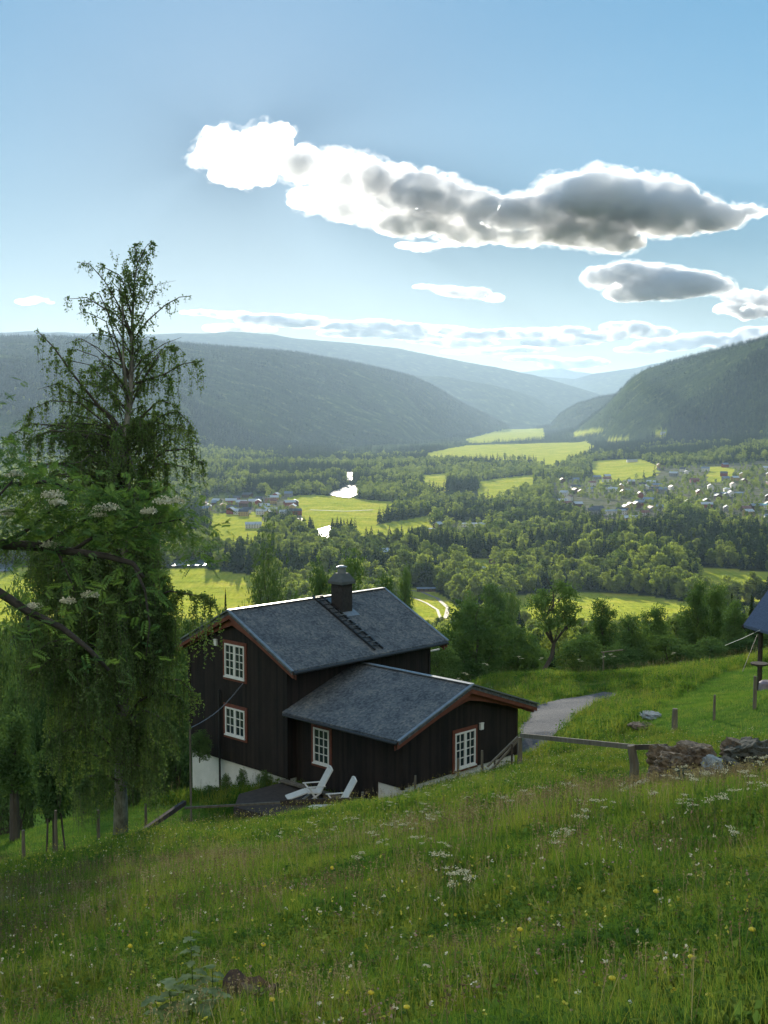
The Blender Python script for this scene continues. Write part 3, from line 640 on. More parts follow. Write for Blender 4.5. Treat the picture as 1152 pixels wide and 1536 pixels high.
# roofs
TH = .16
def slab(x0, x1, ya, za, yb, zb_, th=TH):
    mb = MB(); mb.prism([(x0, ya, za), (x0, yb, zb_), (x0, yb, zb_-th), (x0, ya, za-th)], (x1-x0, 0, 0)); return mb
roof = MB()
for ya, yb in ((-EV, YR), (HW+EV, YR)):
    roof.prism([(-OV, ya, HE), (-OV, yb, HR_), (-OV, yb, HR_-TH), (-OV, ya, HE-TH)], (HL+2*OV, 0, 0))
roof_o = roof.build('roof', m_roof, house)
ar = MB()
for xa in (AX0-AEV, AX1+AEV):
    ar.prism([(xa, -AD-AOV, AE), (AXR, -AD-AOV, AR), (AXR, -AD-AOV, AR-TH), (xa, -AD-AOV, AE-TH)], (0, AD+AOV-.01, 0))
aroof_o = ar.build('roof', m_roof, house)
# metal verges, ridge caps
def verge(mb, a, b, w_=.12, h_=.05): mb.beam(a, b, w_, h_)
vg = MB()
for x in (-OV-.02, HL+OV+.02):
    vg.beam((x, -EV-.05, HE+.02-S1*.05), (x, YR, HR_+.03), .13, .05); vg.beam((x, HW+EV+.05, HE+.02-S1*.05), (x, YR, HR_+.03), .13, .05)
vg.beam((-OV, YR, HR_+.035), (HL+OV, YR, HR_+.035), .22, .03)
vg.build('verge_flashing', m_metal, roof_o)
vg = MB(); y = -AD-AOV-.02
vg.beam((AX0-AEV-.05, y, AE+.02-S2*.05), (AXR, y, AR+.03), .13, .05, up=(0,0,1)); vg.beam((AX1+AEV+.05, y, AE+.02-S2*.05), (AXR, y, AR+.03), .13, .05)
vg.beam((AXR, y, AR+.035), (AXR, -.02, AR+.035), .22, .03)
vg.build('verge_flashing', m_metal, aroof_o)
# bargeboards with a bowed inner board under each gable
def barge(plane, pa, pr, pb, out, name='bargeboard', par=None):
    """pa, pb eave ends, pr ridge in (s, z); plane maps (s, z, o) to 3-D"""
    mb = MB()
    for e in (pa, pb):
        q = [(e[0], e[1]-.04), (pr[0], pr[1]-.04), (pr[0], pr[1]-.30), (e[0], e[1]-.28)]
        mb.prism([plane(s_, z_, 0) for s_, z_ in q], Vector(plane(0, 0, .045))-Vector(plane(0, 0, 0)))
    mb.build(name, m_trim, par)
    mb = MB()
    for e in (pa, pb):          # scalloped second board set back
        n = 10; top = []; bot = []
        for i in range(n+1):
            t_ = i/n; s_ = e[0]+(pr[0]-e[0])*t_; z_ = e[1]+(pr[1]-e[1])*t_
            top.append((s_, z_-.18)); bot.append((s_, z_-.36-.03*abs(math.sin(t_*15))-.22*t_**3))
        mb.prism([plane(s_, z_, .16) for s_, z_ in top+bot[::-1]], Vector(plane(0, 0, .035))-Vector(plane(0, 0, 0)))
    mb.build(name, m_trim, par)
barge(lambda s_, z_, o_: (-OV+.01+o_, s_, z_), (-EV-.02, HE-.03), (YR, HR_-.03), (HW+EV+.02, HE-.03), 0, par=house)
barge(lambda s_, z_, o_: (HL+OV-.01-o_, s_, z_), (-EV-.02, HE-.03), (YR, HR_-.03), (HW+EV+.02, HE-.03), 0, par=house)
barge(lambda s_, z_, o_: (s_, -AD-AOV+.01+o_, z_), (AX0-AEV-.02, AE-.03), (AXR, AR-.03), (AX1+AEV+.02, AE-.03), 0, par=house)
# gutters, fascias, rafter tails
gt_ = MB(); gt_.tube([(-OV+.02, -EV-.06, HE-.1), (HL+OV-.02, -EV-.06, HE-.1)], .065, 8); gt_.build('gutter', m_black, house)
gt_ = MB(); gt_.tube([(AX0-AEV-.06, -AD-AOV+.03, AE-.1), (AX0-AEV-.06, -.15, AE-.1)], .055, 8); gt_.build('gutter', m_black, house)
pb_ = MB()
for x, yy in ((HL+.28, 0), (HL+.28, HW)): pb_.box(HL-.2, HL+.55, yy-.08, yy+.08, HE+.02, HE+.2)
for xx in (AX0, AX1): pb_.box(xx-.08, xx+.08, -AD-.42, -AD+.1, AE-.08, AE+.08)
pb_.build('purlin_end', m_trim, house)
# roof ladder with rungs
ld = MB(); zf = lambda yy: HR_-S1*abs(yy-YR)
for x in (4.42, 4.88): ld.beam((x, -EV+.15, zf(-EV+.15)+.1), (x, YR+.1, HR_+.09), .06, .08)
for i in range(13):
    yy = -EV+.35+i*.29; ld.beam((4.42, yy, zf(yy)+.13), (4.88, yy, zf(yy)+.13), .07, .04)
ld.build('roof_ladder', m_black, roof_o)
st = MB()
for i in range(6): yy = -.2+i*.38; st.box(4.62, 4.86, yy, yy+.035, zf(yy)+.16, zf(yy)+.19)
st.build('ladder_bracket', m_metal, roof_o)
# chimney with sloping hood and metal cowl
ch = MB(); ch.box(4.98, 5.62, 2.05, 2.72, 5.6, 7.25); cho = ch.build('chimney', m_brick, house)
hd = MB(); a, b, c, e = 4.88, 5.72, 1.95, 2.82
hd.add([(a,c,7.16),(b,c,7.16),(b,e,7.16),(a,e,7.16),(a,c,7.28),(b,c,7.28),(b,e,7.28),(a,e,7.28),(5.08,2.16,7.62),(5.52,2.16,7.62),(5.52,2.6,7.62),(5.08,2.6,7.62)],
       [(0,3,2,1),(0,1,5,4),(1,2,6,5),(2,3,7,6),(3,0,4,7),(4,5,9,8),(5,6,10,9),(6,7,11,10),(7,4,8,11),(8,9,10,11)]); hd.build('hood', simple('chimney_hood', (.06,.07,.07), (.1,.11,.11), rough=.7), cho)
cw = MB().tube([(5.3, 2.38, 7.6), (5.3, 2.38, 7.86)], .19, 14); cw.tube([(5.3, 2.38, 7.86), (5.3, 2.38, 7.9), (5.3, 2.38, 7.95)], [.24, .24, .1], 14); cw.build('cowl', m_metal, cho)
fl_ = MB(); fl_.prism([(4.8, 1.75, zf(1.75)+.012), (5.8, 1.75, zf(1.75)+.012), (5.8, 3.1, zf(3.1)+.012), (4.8, 3.1, zf(3.1)+.012)], (0, 0, .01)); fl_.build('flashing', m_metal, cho)
# windows: white frame, two casements, glazing bars; red-brown casing
def window(plane, s0, s1, z0, z1, cols, rows, split, label=None):
    def bx(mb, a0, a1, b0, b1, o0, o1):
        P = [plane(a, b, o_) for o_ in (o0, o1) for a, b in ((a0, b0), (a1, b0), (a1, b1), (a0, b1))]
        mb.add(P, [(0,3,2,1),(4,5,6,7),(0,1,5,4),(1,2,6,5),(2,3,7,6),(3,0,4,7)])
    cs = MB()
    for a in ((s0-.13, s0+.002, z0-.16, z1+.14), (s1-.002, s1+.13, z0-.16, z1+.14), (s0, s1, z1, z1+.14), (s0, s1, z0-.16, z0)): bx(cs, *a, .0, .035)
    fr = MB(); e = .07
    for a in ((s0, s0+e, z0, z1), (s1-e, s1, z0, z1), (s0+e, s1-e, z1-e, z1), (s0+e, s1-e, z0, z0+e)): bx(fr, *a, .005, .06)
    bx(fr, s0-.03, s1+.03, z0-.05, z0-.002, .02, .1)
    L = [(s0+e, s1-e)]
    if split: mid = (s0+s1)/2; bx(fr, mid-.07, mid+.07, z0+e, z1-e, .006, .055); L = [(s0+e, mid-.07), (mid+.07, s1-e)]
    for l0, l1 in L:
        for i in range(1, cols): q = l0+(l1-l0)*i/cols; bx(fr, q-.018, q+.018, z0+e, z1-e, .012, .045)
        for i in range(1, rows): q = z0+e+(z1-z0-2*e)*i/rows; bx(fr, l0, l1, q-.018, q+.018, .014, .043)
    o = fr.build('window', m_white, house)
    gl = MB(); bx(gl, s0+e*.5, s1-e*.5, z0+e*.5, z1-e*.5, .004, .02); gl.build('pane', m_glass, o); cs.build('casing', m_trim, o)
    if label: o['label'] = label
pg = lambda s_, z_, o_: (-o_, s_, z_)                       # main gable, outward = -x
window(pg, 2.631, 3.905, 3.644, 5.031, 2, 4, True, 'tall double window high in the left gable')
window(pg, 2.631, 3.905, 1.176, 2.336, 2, 3, True, 'lower and shorter double window in the left gable wall')
ps_ = lambda s_, z_, o_: (AX0-o_, s_, z_)                   # annexe side wall
window(ps_, -1.103-.898, -1.103, .86, 2.264, 3, 4, False, 'narrow single window in the annexe side wall')
pa_ = lambda s_, z_, o_: (s_, -AD-o_, z_)                   # annexe gable
window(pa_, AX0+2.906, AX0+4.109, .91, 2.309, 2, 4, True, 'double window in the annexe gable wall')
window(lambda s_, z_, o_: (HL+o_, s_, z_), 2.6, 3.9, 3.644, 5.0, 2, 4, True); window(lambda s_, z_, o_: (AX1+o_, s_, z_), -3.6, -2.5, .95, 2.25, 2, 4, True)
for P in ((-.09, 4.5, 4.84, 0), (4.9, -AD-.09, 2.2, 1)):
    mb = MB(); x, y, z, k = P
    if k: mb.box(x-.09, x+.09, y, y+.085, z, z+.24); mb.box(x-.11, x+.11, y-.01, y+.085, z+.24, z+.27)
    else: mb.box(x, x+.085, y-.09, y+.09, z, z+.24); mb.box(x-.01, x+.085, y-.11, y+.11, z+.24, z+.27)
    mb.build('wall_lamp', m_white, house)
br = MB().box(HL+.02, HL+.6, -.05, -.0, HE-.55, HE-.49); br.build('bracket', m_white, house)
a = house.matrix_world if 0 else Matrix.Translation(HX) @ Matrix.Rotation(HA, 4, 'Z')
p0 = a @ Vector((-.05, 2.7, 3.5)); p1 = ray(285, 1092, 46.5); P = []
for i in range(13): t_ = i/12; q = p0.lerp(p1, t_); q.z -= .25*math.sin(math.pi*t_); P.append(q)
tag(MB().tube(P, .018, 5).build('cable', m_metal), 'pale cable slanting from the lower gable wall down to the birch', 'cable')
tag(MB().tube([p1+Vector((0,0,.12)), Vector((p1.x, p1.y, H1(p1.x, p1.y)-.2))], .04, 7).build('cable_post', m_wood), 'thin post among leaves where the house cable ends', 'post')

# ------------------------------------------------------------------ deck, deck chairs, rails and fences
DZ = -14.83
def wpt(px, py, d): return ray(px, py, d)
dk = MB(); F0 = [(-3.95, 49.55), (.45, 45.75), (-.35, 44.6), (-3.2, 44.5), (-5.6, 46.3), (-5.6, 47.9)]
cx_ = sum(p[0] for p in F0)/6
dk.prism([(x, y, DZ) for x, y in F0], (0, 0, -.06)); deck = tag(dk.build('deck', m_wooddark), 'dark low wooden deck in the corner between the two house walls', 'deck')
ed_ = MB()
for k in range(6):
    a, b = F0[k], F0[(k+1) % 6]
    if k in (0,): continue
    ed_.beam((a[0], a[1], DZ-.22), (b[0], b[1], DZ-.22), .06, .3)
ed_.build('edge_board', m_wooddark, deck)
bn = tag(empty('bench', wpt(489, 1190, 47.4)), 'long pale plank bench running along the house wall on the deck', 'bench')
bv = (wpt(545, 1202, 45.9)-wpt(433, 1169, 49.1)).normalized(); bl = 2.7
MB().beam(-bv*bl, bv*bl*.95, .3, .06).build('seat', m_wood, bn)
for k in (-.85, 0, .85):
    q = bv*bl*k; MB().beam(q+Vector((0,0,-.03)), q+Vector((0,0,-.44)), .08, .24, up=(1,0,0)).build('leg', m_wood, bn)
def deck_chair(loc, rz, label, rec=1.0):
    r = empty('deck_chair', loc, (0, 0, rz)); tag(r, label, 'deck chair', 'white reclining deck chairs on the deck')
    # local +x = towards the feet; y across
    def slats(name, a, b, w_, n, par):
        a = Vector(a); b = Vector(b); mb = MB(); d_ = b-a
        for i in range(n):
            yy = -w_/2+w_*(i+.5)/n; mb.beam(a+Vector((0, yy, 0)), b+Vector((0, yy, 0)), w_/n*.72, .018, up=(0,0,1))
        for t_ in (.03, .5, .97): q = a+d_*t_; mb.beam(q+Vector((0, -w_/2, -.02)), q+Vector((0, w_/2, -.02)), .05, .03)
        for s_ in (-1, 1): mb.beam(a+Vector((0, s_*(w_/2+.02), -.01)), b+Vector((0, s_*(w_/2+.02), -.01)), .04, .05)
        return mb.build(name, m_white, par)
    bk = slats('backrest', (-.25, 0, .38), (-.25-.48*rec, 0, 1.22), .5, 7, r)
    hb_ = MB(); hb_.tube([(-.25-.48*rec, -.28+.56*i/8, 1.21+.07*math.sin(math.pi*i/8)) for i in range(9)], .035, 8); hb_.build('headrail', m_white, bk)
    slats('seat', (-.27, 0, .37), (.25, 0, .44), .5, 7, r); slats('leg_rest', (.27, 0, .43), (.98, 0, .24), .44, 6, r)
    for s_ in (-1, 1):
        am = MB(); am.beam((-.45, s_*.31, .63), (.28, s_*.31, .64), .07, .03); am.build('armrest', m_white, r)
        lg = MB(); lg.beam((.2, s_*.29, .62), (-.22, s_*.29, .0), .03, .06); lg.build('leg', m_white, r)
        lg = MB(); lg.beam((-.3, s_*.27, .4), (.32, s_*.27, .0), .03, .06); lg.build('leg', m_white, r)
    for s_ in (-1, 1): lg = MB(); lg.beam((.86, s_*.2, .27), (.78, s_*.2, .0), .03, .05); lg.build('leg', m_white, r)
c1 = wpt(468, 1213, 47.0); c1.z = DZ; c2 = wpt(503, 1222, 45.6); c2.z = DZ
deck_chair(c1, R(198), 'white slatted deck chair with high back and footrest, nearer the white wall')
deck_chair(c2, R(196), 'white slatted deck chair half hidden behind the dark rail')
def wood_post(px, py, d, h, r=.06, label='', lean=0, m_=None, group='fence posts along the meadow edge'):
    p = wpt(px, py, d); p.z = H1(p.x, p.y); rr = random.Random(px)
    mb = MB(); mb.tube([(0, 0, -.3), (rr.uniform(-.01, .01), 0, h*.5), (lean, 0, h)], [r*1.08, r, r*.86], 9)
    return tag(mb.build('fence_post', m_ or m_wood, smooth=False, loc=p), label, 'post', group)
for a in ((36,1300,37,1.15,.055,'dark thin post standing leftmost below the birch'), (85,1287,38,1.5,.05,'tall thin post with a pale top beside the young tree'), (148,1258,41.5,1.0,.055,'dark post just left of the birch trunk'),
          (219,1250,42,1.15,.05,'post crossed by the slanting log right of the birch trunk'), (544,1206,43.5,1.15,.06,'grey post where the dark deck rail ends'), (623,1190,43.8,.95,.045,'thin post in front of the dark annexe corner'),
          (687,1175,43.6,1.1,.05,'post standing in front of the annexe gable window'), (723,1158,43.2,1.05,.05,'brown post between the gable window and the handrail'),
          (780,1146,42.6,1.1,.085,'thick post at the end of the long rail beside the annexe'), (951,1174,34.6,1.05,.13,'thickest weathered post beside the rock pile', -.1),
          (1012,1100,46,.8,.11,'short thick stub post behind the rock pile'), (1071,1100,46,.95,.05,'thin post on the lawn above the rocks'), (1131,1092,46,1.25,.07,'grey post at the lawn edge by the frame side')):
    wood_post(*a[:6-1], label=a[5], lean=a[6] if len(a) > 6 else 0)
def rail(name, pts, w_, h_, m_, label, cat='rail'):
    mb = MB()
    for a, b in zip(pts, pts[1:]): mb.beam(a, b, w_, h_)
    return tag(mb.build(name, m_), label, cat)
rail('rail', [wpt(782,1103,42.5), wpt(945,1120,34.7)], .09, .14, m_wood, 'long sun-bleached rail between the annexe post and the thick leaning post')
rail('rail', [wpt(950,1121,34.7), wpt(1000,1120,33.5)], .09, .14, m_wooddark, 'short dark rail running from the leaning post into the rocks')
rail('rail', [wpt(277,1212,43.3), wpt(420,1204,44)], .07, .07, m_wood, 'thin pale rail crossing below the white foundation wall')
rail('rail', [wpt(421,1204,44), wpt(546,1200,43.6)], .07, .2, m_wooddark, 'dark broad rail in front of the deck chairs')
rail('log', [wpt(197,1259,39.6), wpt(277,1204,43.2)], .13, .16, m_wooddark, 'dark slanting log from the birch foot up to the deck rail', 'log')
hr_ = tag(empty('handrail', wpt(756,1128,43.1)), 'pair of pale sloping handrail boards beside the annexe end wall', 'handrail'); o_ = wpt(756,1128,43.1)
for dx, dy in ((0, 0), (6, 5)): MB().beam(wpt(731+dx,1150+dy,42.7)-o_, wpt(777+dx*.3,1105+dy*.6,43.4)-o_, .06, .07).build('rail_board', m_wood, hr_)
for px, t_ in ((742, 1140), (768, 1115)): q = wpt(px, t_, 43.1); MB().beam(q-o_, Vector((q.x, q.y, H1(q.x, q.y)-.1))-o_, .06, .06, up=(1,0,0)).build('support', m_wooddark, hr_)

# ------------------------------------------------------------------ rocks
m_rock = simple('lichen_rock', (.05,.036,.024), (.25,.185,.12), scale=5, rough=.95, bump=.12, bscale=9)
m_rockpale = simple('pale_rock', (.14,.16,.165), (.36,.39,.39), scale=4, rough=.9, bump=.03)
m_rockdark = simple('mossy_rock', (.02,.026,.016), (.1,.095,.075), scale=3, rough=.95, bump=.05, bscale=9)
def rock(px, py, d, sx, sy, sz, seed, m_, label, sink=.25, flat=.0):
    p = wpt(px, py, d); p.z = H1(p.x, p.y)+(.36 if d < 40 else 0); bm = bmesh.new(); bmesh.ops.create_icosphere(bm, subdivisions=5, radius=1)
    for v in bm.verts:
        n = v.co.copy(); c = noise.cell_vector(n*1.7+Vector((seed, 0, 0))); k = noise.voronoi(n*1.5+Vector((seed, seed, 0)))[0]
        r = 1+.42*(k[0]-.45)+.2*noise.fractal(n*2.5+Vector((seed, 0, 0)), 1, 2, 6)+.07*noise.noise(n*16)+.05*math.sin(n.z*22+3*noise.noise(n*3))
        q = n*r; q.z = max(-.8, min(q.z, .72+.06*noise.noise(n*4))) ; v.co = Vector((q.x*sx, q.y*sy, (q.z+.95-sink)*sz*1.15))
    me = bpy.data.meshes.new('rock'); bm.to_mesh(me); bm.free(); me.materials.append(m_)
    return tag(link('rock', me, loc=p, rot=(0, 0, seed)), label, 'rock', 'rocks heaped at the meadow edge')
for px, py, d, sx, sy, sz, sd, mm_, l in (
 (1010,1172,32.4,.62,.5,.42,1.3,m_rock,'big brown slab forming the left half of the rock heap'), (1040,1162,32.8,.6,.5,.5,2.2,m_rock,'highest brown rock of the heap with a flat bleached top'),
 (1000,1150,33.2,.5,.42,.46,3.1,m_rock,'brown rock at the upper left of the heap nearest the thick post'), (988,1184,31.9,.3,.28,.26,4.4,m_rock,'small brown rock at the left foot of the heap'),
 (1066,1166,32.0,.3,.26,.36,2.1,m_rockpale,'pale blue-grey rock in the middle of the heap'), (1028,1188,31.6,.5,.34,.22,5.2,m_rockdark,'low dark slab at the front of the heap'),
 (1058,1190,31.4,.34,.3,.22,6.6,m_rock,'low brown rock under the pale one'), (1100,1150,33.3,.5,.42,.42,7.4,m_rock,'brown flat-topped rock between the pale one and the frame side'),
 (1124,1154,33.0,.62,.46,.4,3.7,m_rockdark,'long dark mossy rock closest to the frame side'), (1092,1172,31.9,.42,.3,.28,8.3,m_rockdark,'dark mossy rock low under the flat-topped one'), (1148,1158,32.6,.45,.4,.34,9.1,m_rockdark,'dark rock cut by the frame')):
    o = rock(px, py, d, sx, sy, sz, sd, mm_, l); o.rotation_euler = (math.sin(sd*7)*.25, math.cos(sd*5)*.25, sd)
rock(976, 1092, 50, .5, .4, .14, 7.7, m_rockpale, 'flat pale stone lying in the bank above the long rail')
rock(962, 1100, 48, .45, .4, .12, 8.9, m_rock, 'flat brown stone lying beside the flat pale stone')
m_pole = simple('bare_pole', (.36,.32,.24), (.5,.45,.36), scale=4, rough=.85)
for k, (a, b, c, e, l) in enumerate(((908,1198,985,1164,'peeled pole lying upper in the grass beside the rocks'), (912,1201,990,1170,'peeled pole lying lower in the grass beside the rocks'))):
    q0 = wpt(a, b, 30.5-k*.2); q1 = wpt(c, e, 32.5-k*.2); q0.z = H1(q0.x, q0.y)+.32; q1.z = H1(q1.x, q1.y)+.5
    tag(MB().tube([q0, q0.lerp(q1, .5)+Vector((0, 0, .03)), q1], [.03, .036, .04], 8).build('pole', m_pole), l, 'pole')

# ------------------------------------------------------------------ open shelter at the right edge
SO = wpt(1140, 1035, 54.5); SO.z = H1(SO.x, SO.y)
sh = tag(empty('shelter', SO), 'open timber shelter with dark blue slate roof cut by the frame', 'shelter')
m_slate = simple('slate', (.06,.08,.14), (.11,.14,.22), scale=8, rough=.7, bump=.03, bscale=14, stretch=(1,1,3))
e0 = wpt(1115,937,56)-SO; ev = (wpt(1190,949,52.5)-wpt(1115,937,56)); ev.z = 0; ev = ev.normalized(); e1 = e0+ev*5.5
up_ = Vector((-ev.y, ev.x, 0)); up_ = up_ if up_.y > 0 else -up_; rg = up_*1.75+Vector((0, 0, 2.15)); rf = MB()
for s_ in (1,):
    rf.prism([e0, e1, e1+rg, e0+rg], (0, 0, -.12)); b0 = e0+up_*3.5; rf.prism([b0, b0+ev*5.5, e1+rg, e0+rg], (0, 0, -.12))
rfo = rf.build('roof', m_slate, sh)
vb = MB(); vb.beam(e0+Vector((0,0,-.16)), e0+rg+Vector((0,0,-.16)), .06, .2); vb.beam(e0+up_*3.5+Vector((0,0,-.16)), e0+rg+Vector((0,0,-.16)), .06, .2); vb.build('bargeboard', m_wooddark, rfo)
for k in (0, 1):
    for j in (0, 1):
        q = e0+ev*(.72+4.1*k)+up_*(.42+2.6*j); gz = H1(q.x+SO.x, q.y+SO.y)-SO.z
        MB().tube([(q.x, q.y, gz-.2), (q.x, q.y, e0.z+.02)], .11, 8).build('post', m_wooddark, sh)
bmm = MB()
for j in (0, 1): q = e0+up_*(.42+2.6*j); bmm.beam(q+ev*.2+Vector((0,0,-.05)), q+ev*5.3+Vector((0,0,-.05)), .14, .16)
for k in (0, 1): q = e0+ev*(.72+4.1*k); bmm.beam(q+up_*.1+Vector((0,0,-.2)), q+up_*3.4+Vector((0,0,-.2)), .12, .14)
bmm.build('beam', m_wooddark, sh)
q = wpt(1139, 998, 54.2); tr_ = MB(); tr_.tube([q+Vector((0,0,-.05)), q, q+Vector((0,0,.03)), q+Vector((0,0,.1))], [.12, .26, .36, .38], 16); tag(tr_.build('bird_tray', m_wooddark), 'dark round tray fixed on the shelter post', 'tray')
tag(MB().tube([wpt(1136,952,54.6), wpt(1114,1007,53.6)], .012, 5).build('guy_rope', m_black), 'dark taut rope slanting from the shelter eave to the lawn', 'rope')
tag(MB().tube([wpt(1140,945,54.6), wpt(1115,957,57), wpt(1088,968,60)], .011, 5).build('washing_line', m_white), 'thin white line running from the shelter eave toward the trees', 'line')
q = wpt(905, 1010, 82); q.z = H1(q.x, q.y); cpo = tag(empty('clothes_post', q), 'small T-shaped clothes post before the trees beyond the drive', 'post')
MB().tube([(0, 0, -.2), (0, 0, 1.75)], .05, 7).build('upright', m_wood, cpo); MB().beam((-.15, 0, 1.7), (1.3, .1, 1.85), .06, .06).build('crossbar', m_wood, cpo)
q = wpt(1150, 1045, 53.5); q.z = H1(q.x, q.y)
ts = MB(); ts.tube([(0,0,.0),(0,0,.12),(0,0,.42),(0,0,.5)], [.3, .36, .34, .22], 14); tag(ts.build('covered_barrel', simple('lilac_cover', (.16,.13,.17), (.3,.26,.32)), loc=q), 'low lilac-grey covered tub beneath the shelter', 'tub')

# ------------------------------------------------------------------ valley buildings
PAL = {'white': (.62,.62,.6), 'red': (.22,.045,.03), 'ochre': (.4,.3,.12), 'grey': (.22,.23,.24), 'brown': (.09,.055,.035)}
WM = {k: simple('wall_'+k, tuple(c*.85 for c in v), v, scale=.6, rough=.8) for k, v in PAL.items()}
RM = {'dark': simple('dark_tile_roof', (.04,.045,.055), (.08,.085,.1), scale=.6, rough=.5), 'metal': simple('pale_metal_roof', (.42,.44,.46), (.55,.57,.6), scale=.5, rough=.35, metal=.2),
      'tile': simple('red_tile_roof', (.14,.06,.045), (.22,.1,.07), scale=.6, rough=.7), 'turq': simple('turquoise_roof', (.16,.4,.42), (.22,.48,.5), scale=.5, rough=.5), 'slate': simple('blue_roof', (.13,.17,.23), (.2,.25,.31), scale=.5, rough=.4)}
HM = {}
def house_mesh(L, W, H, rk, wk, flat=False):
    key = (L, W, H, rk, wk)
    if key in HM: return HM[key]
    wl = MB(); wl.box(-L/2, L/2, -W/2, W/2, -2, H); rise = W*.09 if flat else W*.3
    for x in (-L/2, L/2-.2): wl.prism([(x, -W/2, H), (x, W/2, H), (x, 0, H+rise)], (.2, 0, 0))
    rf = MB(); o = .5
    for s_ in (-1, 1):
        rf.prism([(-L/2-o, s_*(W/2+o), H-rise*o/(W/2)), (L/2+o, s_*(W/2+o), H-rise*o/(W/2)), (L/2+o, 0, H+rise), (-L/2-o, 0, H+rise)], (0, 0, .22))
    wn = MB(); n = max(2, int(L/3.2))
    for s_ in (-1, 1):
        for i in range(n):
            x = -L/2+L*(i+.5)/n
            for z in ((1.0, 3.6) if H > 4.4 else (1.1,)): wn.box(x-.55, x+.55, min(s_*W/2, s_*(W/2+.05)), max(s_*W/2, s_*(W/2+.05)), z, z+1.2)
        wn.box(min(s_*L/2, s_*(L/2+.05)), max(s_*L/2, s_*(L/2+.05)), -.6, .6, 1.1, 2.3)
    HM[key] = (wl.mesh('wall', WM[wk]), rf.mesh('roof', RM[rk]), wn.mesh('windows', m_glass)); return HM[key]
def valley_house(p, rz, L, W, H, rk, wk, label, group=None, flat=False, name='house', par_parts=True):
    a, b, c = house_mesh(L, W, H, rk, wk, flat); r = tag(empty(name, p, (0, 0, rz)), label, 'house' if name == 'house' else name, group)
    link('wall', a, r); link('roof', b, r); link('window', c, r)
def vp(px, py): return ground_at(px, py, 300)
SPEC = [(921,772,34,12,6,'slate','white','long pale hall with blue-grey roof beside the parking place','hall',20), (1146,764,30,16,7,'turq','white','building with turquoise roof cut by the frame','hall',0),
 (1097,744,36,18,5,'slate','grey','wide low hall with grey-blue roof among the right village trees','hall',5), (657,792,14,9,5,'metal','brown','barn with blazing sunlit roof above the near woods','barn',65), (702,790,22,8,4,'metal','white','long pale house right of the barn with blazing roof','house',10),
 (722,791,9,7,4,'metal','white','small white house at the end of the long pale house','house',40), (645,798,9,7,4,'metal','ochre','small shed with glowing roof left of the sunlit barn','shed',30),
 (575,834,14,9,5,'metal','grey','grey farmhouse among trees left above the chimney','house',50), (586,842,10,7,4,'dark','white','pale annex house beside the grey farmhouse','house',10),
 (642,887,18,6,2.6,'slate','brown','long low shed with grey roof beside the winding track','shed',4), (604,882,5,4,2.4,'dark','brown','tiny dark hut at the top of the winding track','hut',20),
 (742,846,14,8,4,'slate','brown','dark roofed house in the clearing of the near wood','house',70), (722,860,10,7,3.5,'metal','ochre','lower house in the clearing with pale roof','house',60), (733,866,9,6,3.2,'metal','grey','shed lowest in the clearing of the near wood','shed',55),
 (948,693,26,12,5,'slate','white','pale building on the field edge above the village','hall',0), (1090,738,22,10,6,'metal','white','white gabled house at the right village centre','house',80), (995,652,20,10,6,'metal','white','far white farmhouse by the hayfield below the hill','house',20),
 (380,792,20,9,5,'metal','white','row building glittering in trees above the birch behind the roof','house',8), (416,800,10,8,4,'metal','white','small glittering house beside the row building','house',60)]
for k, (px, py, L_, W_, H_, rk, wk, lb, ct, rz) in enumerate(SPEC):
    p = vp(px, py); a, b, c = house_mesh(L_, W_, H_, rk, wk, L_ > 20 or ct == 'shed'); r = tag(empty({'hall': 'hall', 'barn': 'barn', 'shed': 'shed', 'hut': 'hut'}.get(ct, 'house'), p, (0, 0, R(rz))), lb, ct)
    link('wall', a, r); link('roof', b, r); link('window', c, r)
rr = random.Random(8)
def village(poly, n, group, label, seed):
    rr = random.Random(seed); xs = [p[0] for p in poly]; ys = [p[1] for p in poly]; done = []
    while len(done) < n:
        a = rr.uniform(min(xs), max(xs)); b = rr.uniform(min(ys), max(ys))
        if not inside(poly, np.array([a]), np.array([b]))[0] or not -12 < a < 1165: continue
        if any(abs(a-q[0]) < 7 and abs(b-q[1]) < 3.2 for q in done): continue
        done.append((a, b)); p = vp(a, b); wk = rr.choice(['white', 'white', 'ochre', 'grey', 'red', 'brown']); rk = rr.choice(['dark', 'metal', 'metal', 'slate', 'tile'])
        cw_ = {'white': 'white', 'ochre': 'yellow', 'grey': 'grey', 'red': 'red', 'brown': 'brown'}[wk]; cr_ = {'dark': 'dark', 'metal': 'pale metal', 'slate': 'blue-grey', 'tile': 'red tile'}[rk]
        valley_house(p, R(rr.choice([0, 15, 80, 95, -25])+rr.uniform(-8, 8)), rr.choice([13, 17]), 10, rr.choice([5, 6.6]), rk, wk, label % (cw_, cr_), group)
village(TOWNS[0], 34, 'houses of the left riverside village', 'small %s house with %s roof in the riverside village on the left', 3)
village(TOWNS[1], 40, 'houses of the middle village', 'small %s house with %s roof in the tree-filled village right of centre', 4)
village(TOWNS[2], 36, 'houses of the right village', 'small %s house with %s roof in the village by the frame side', 5)

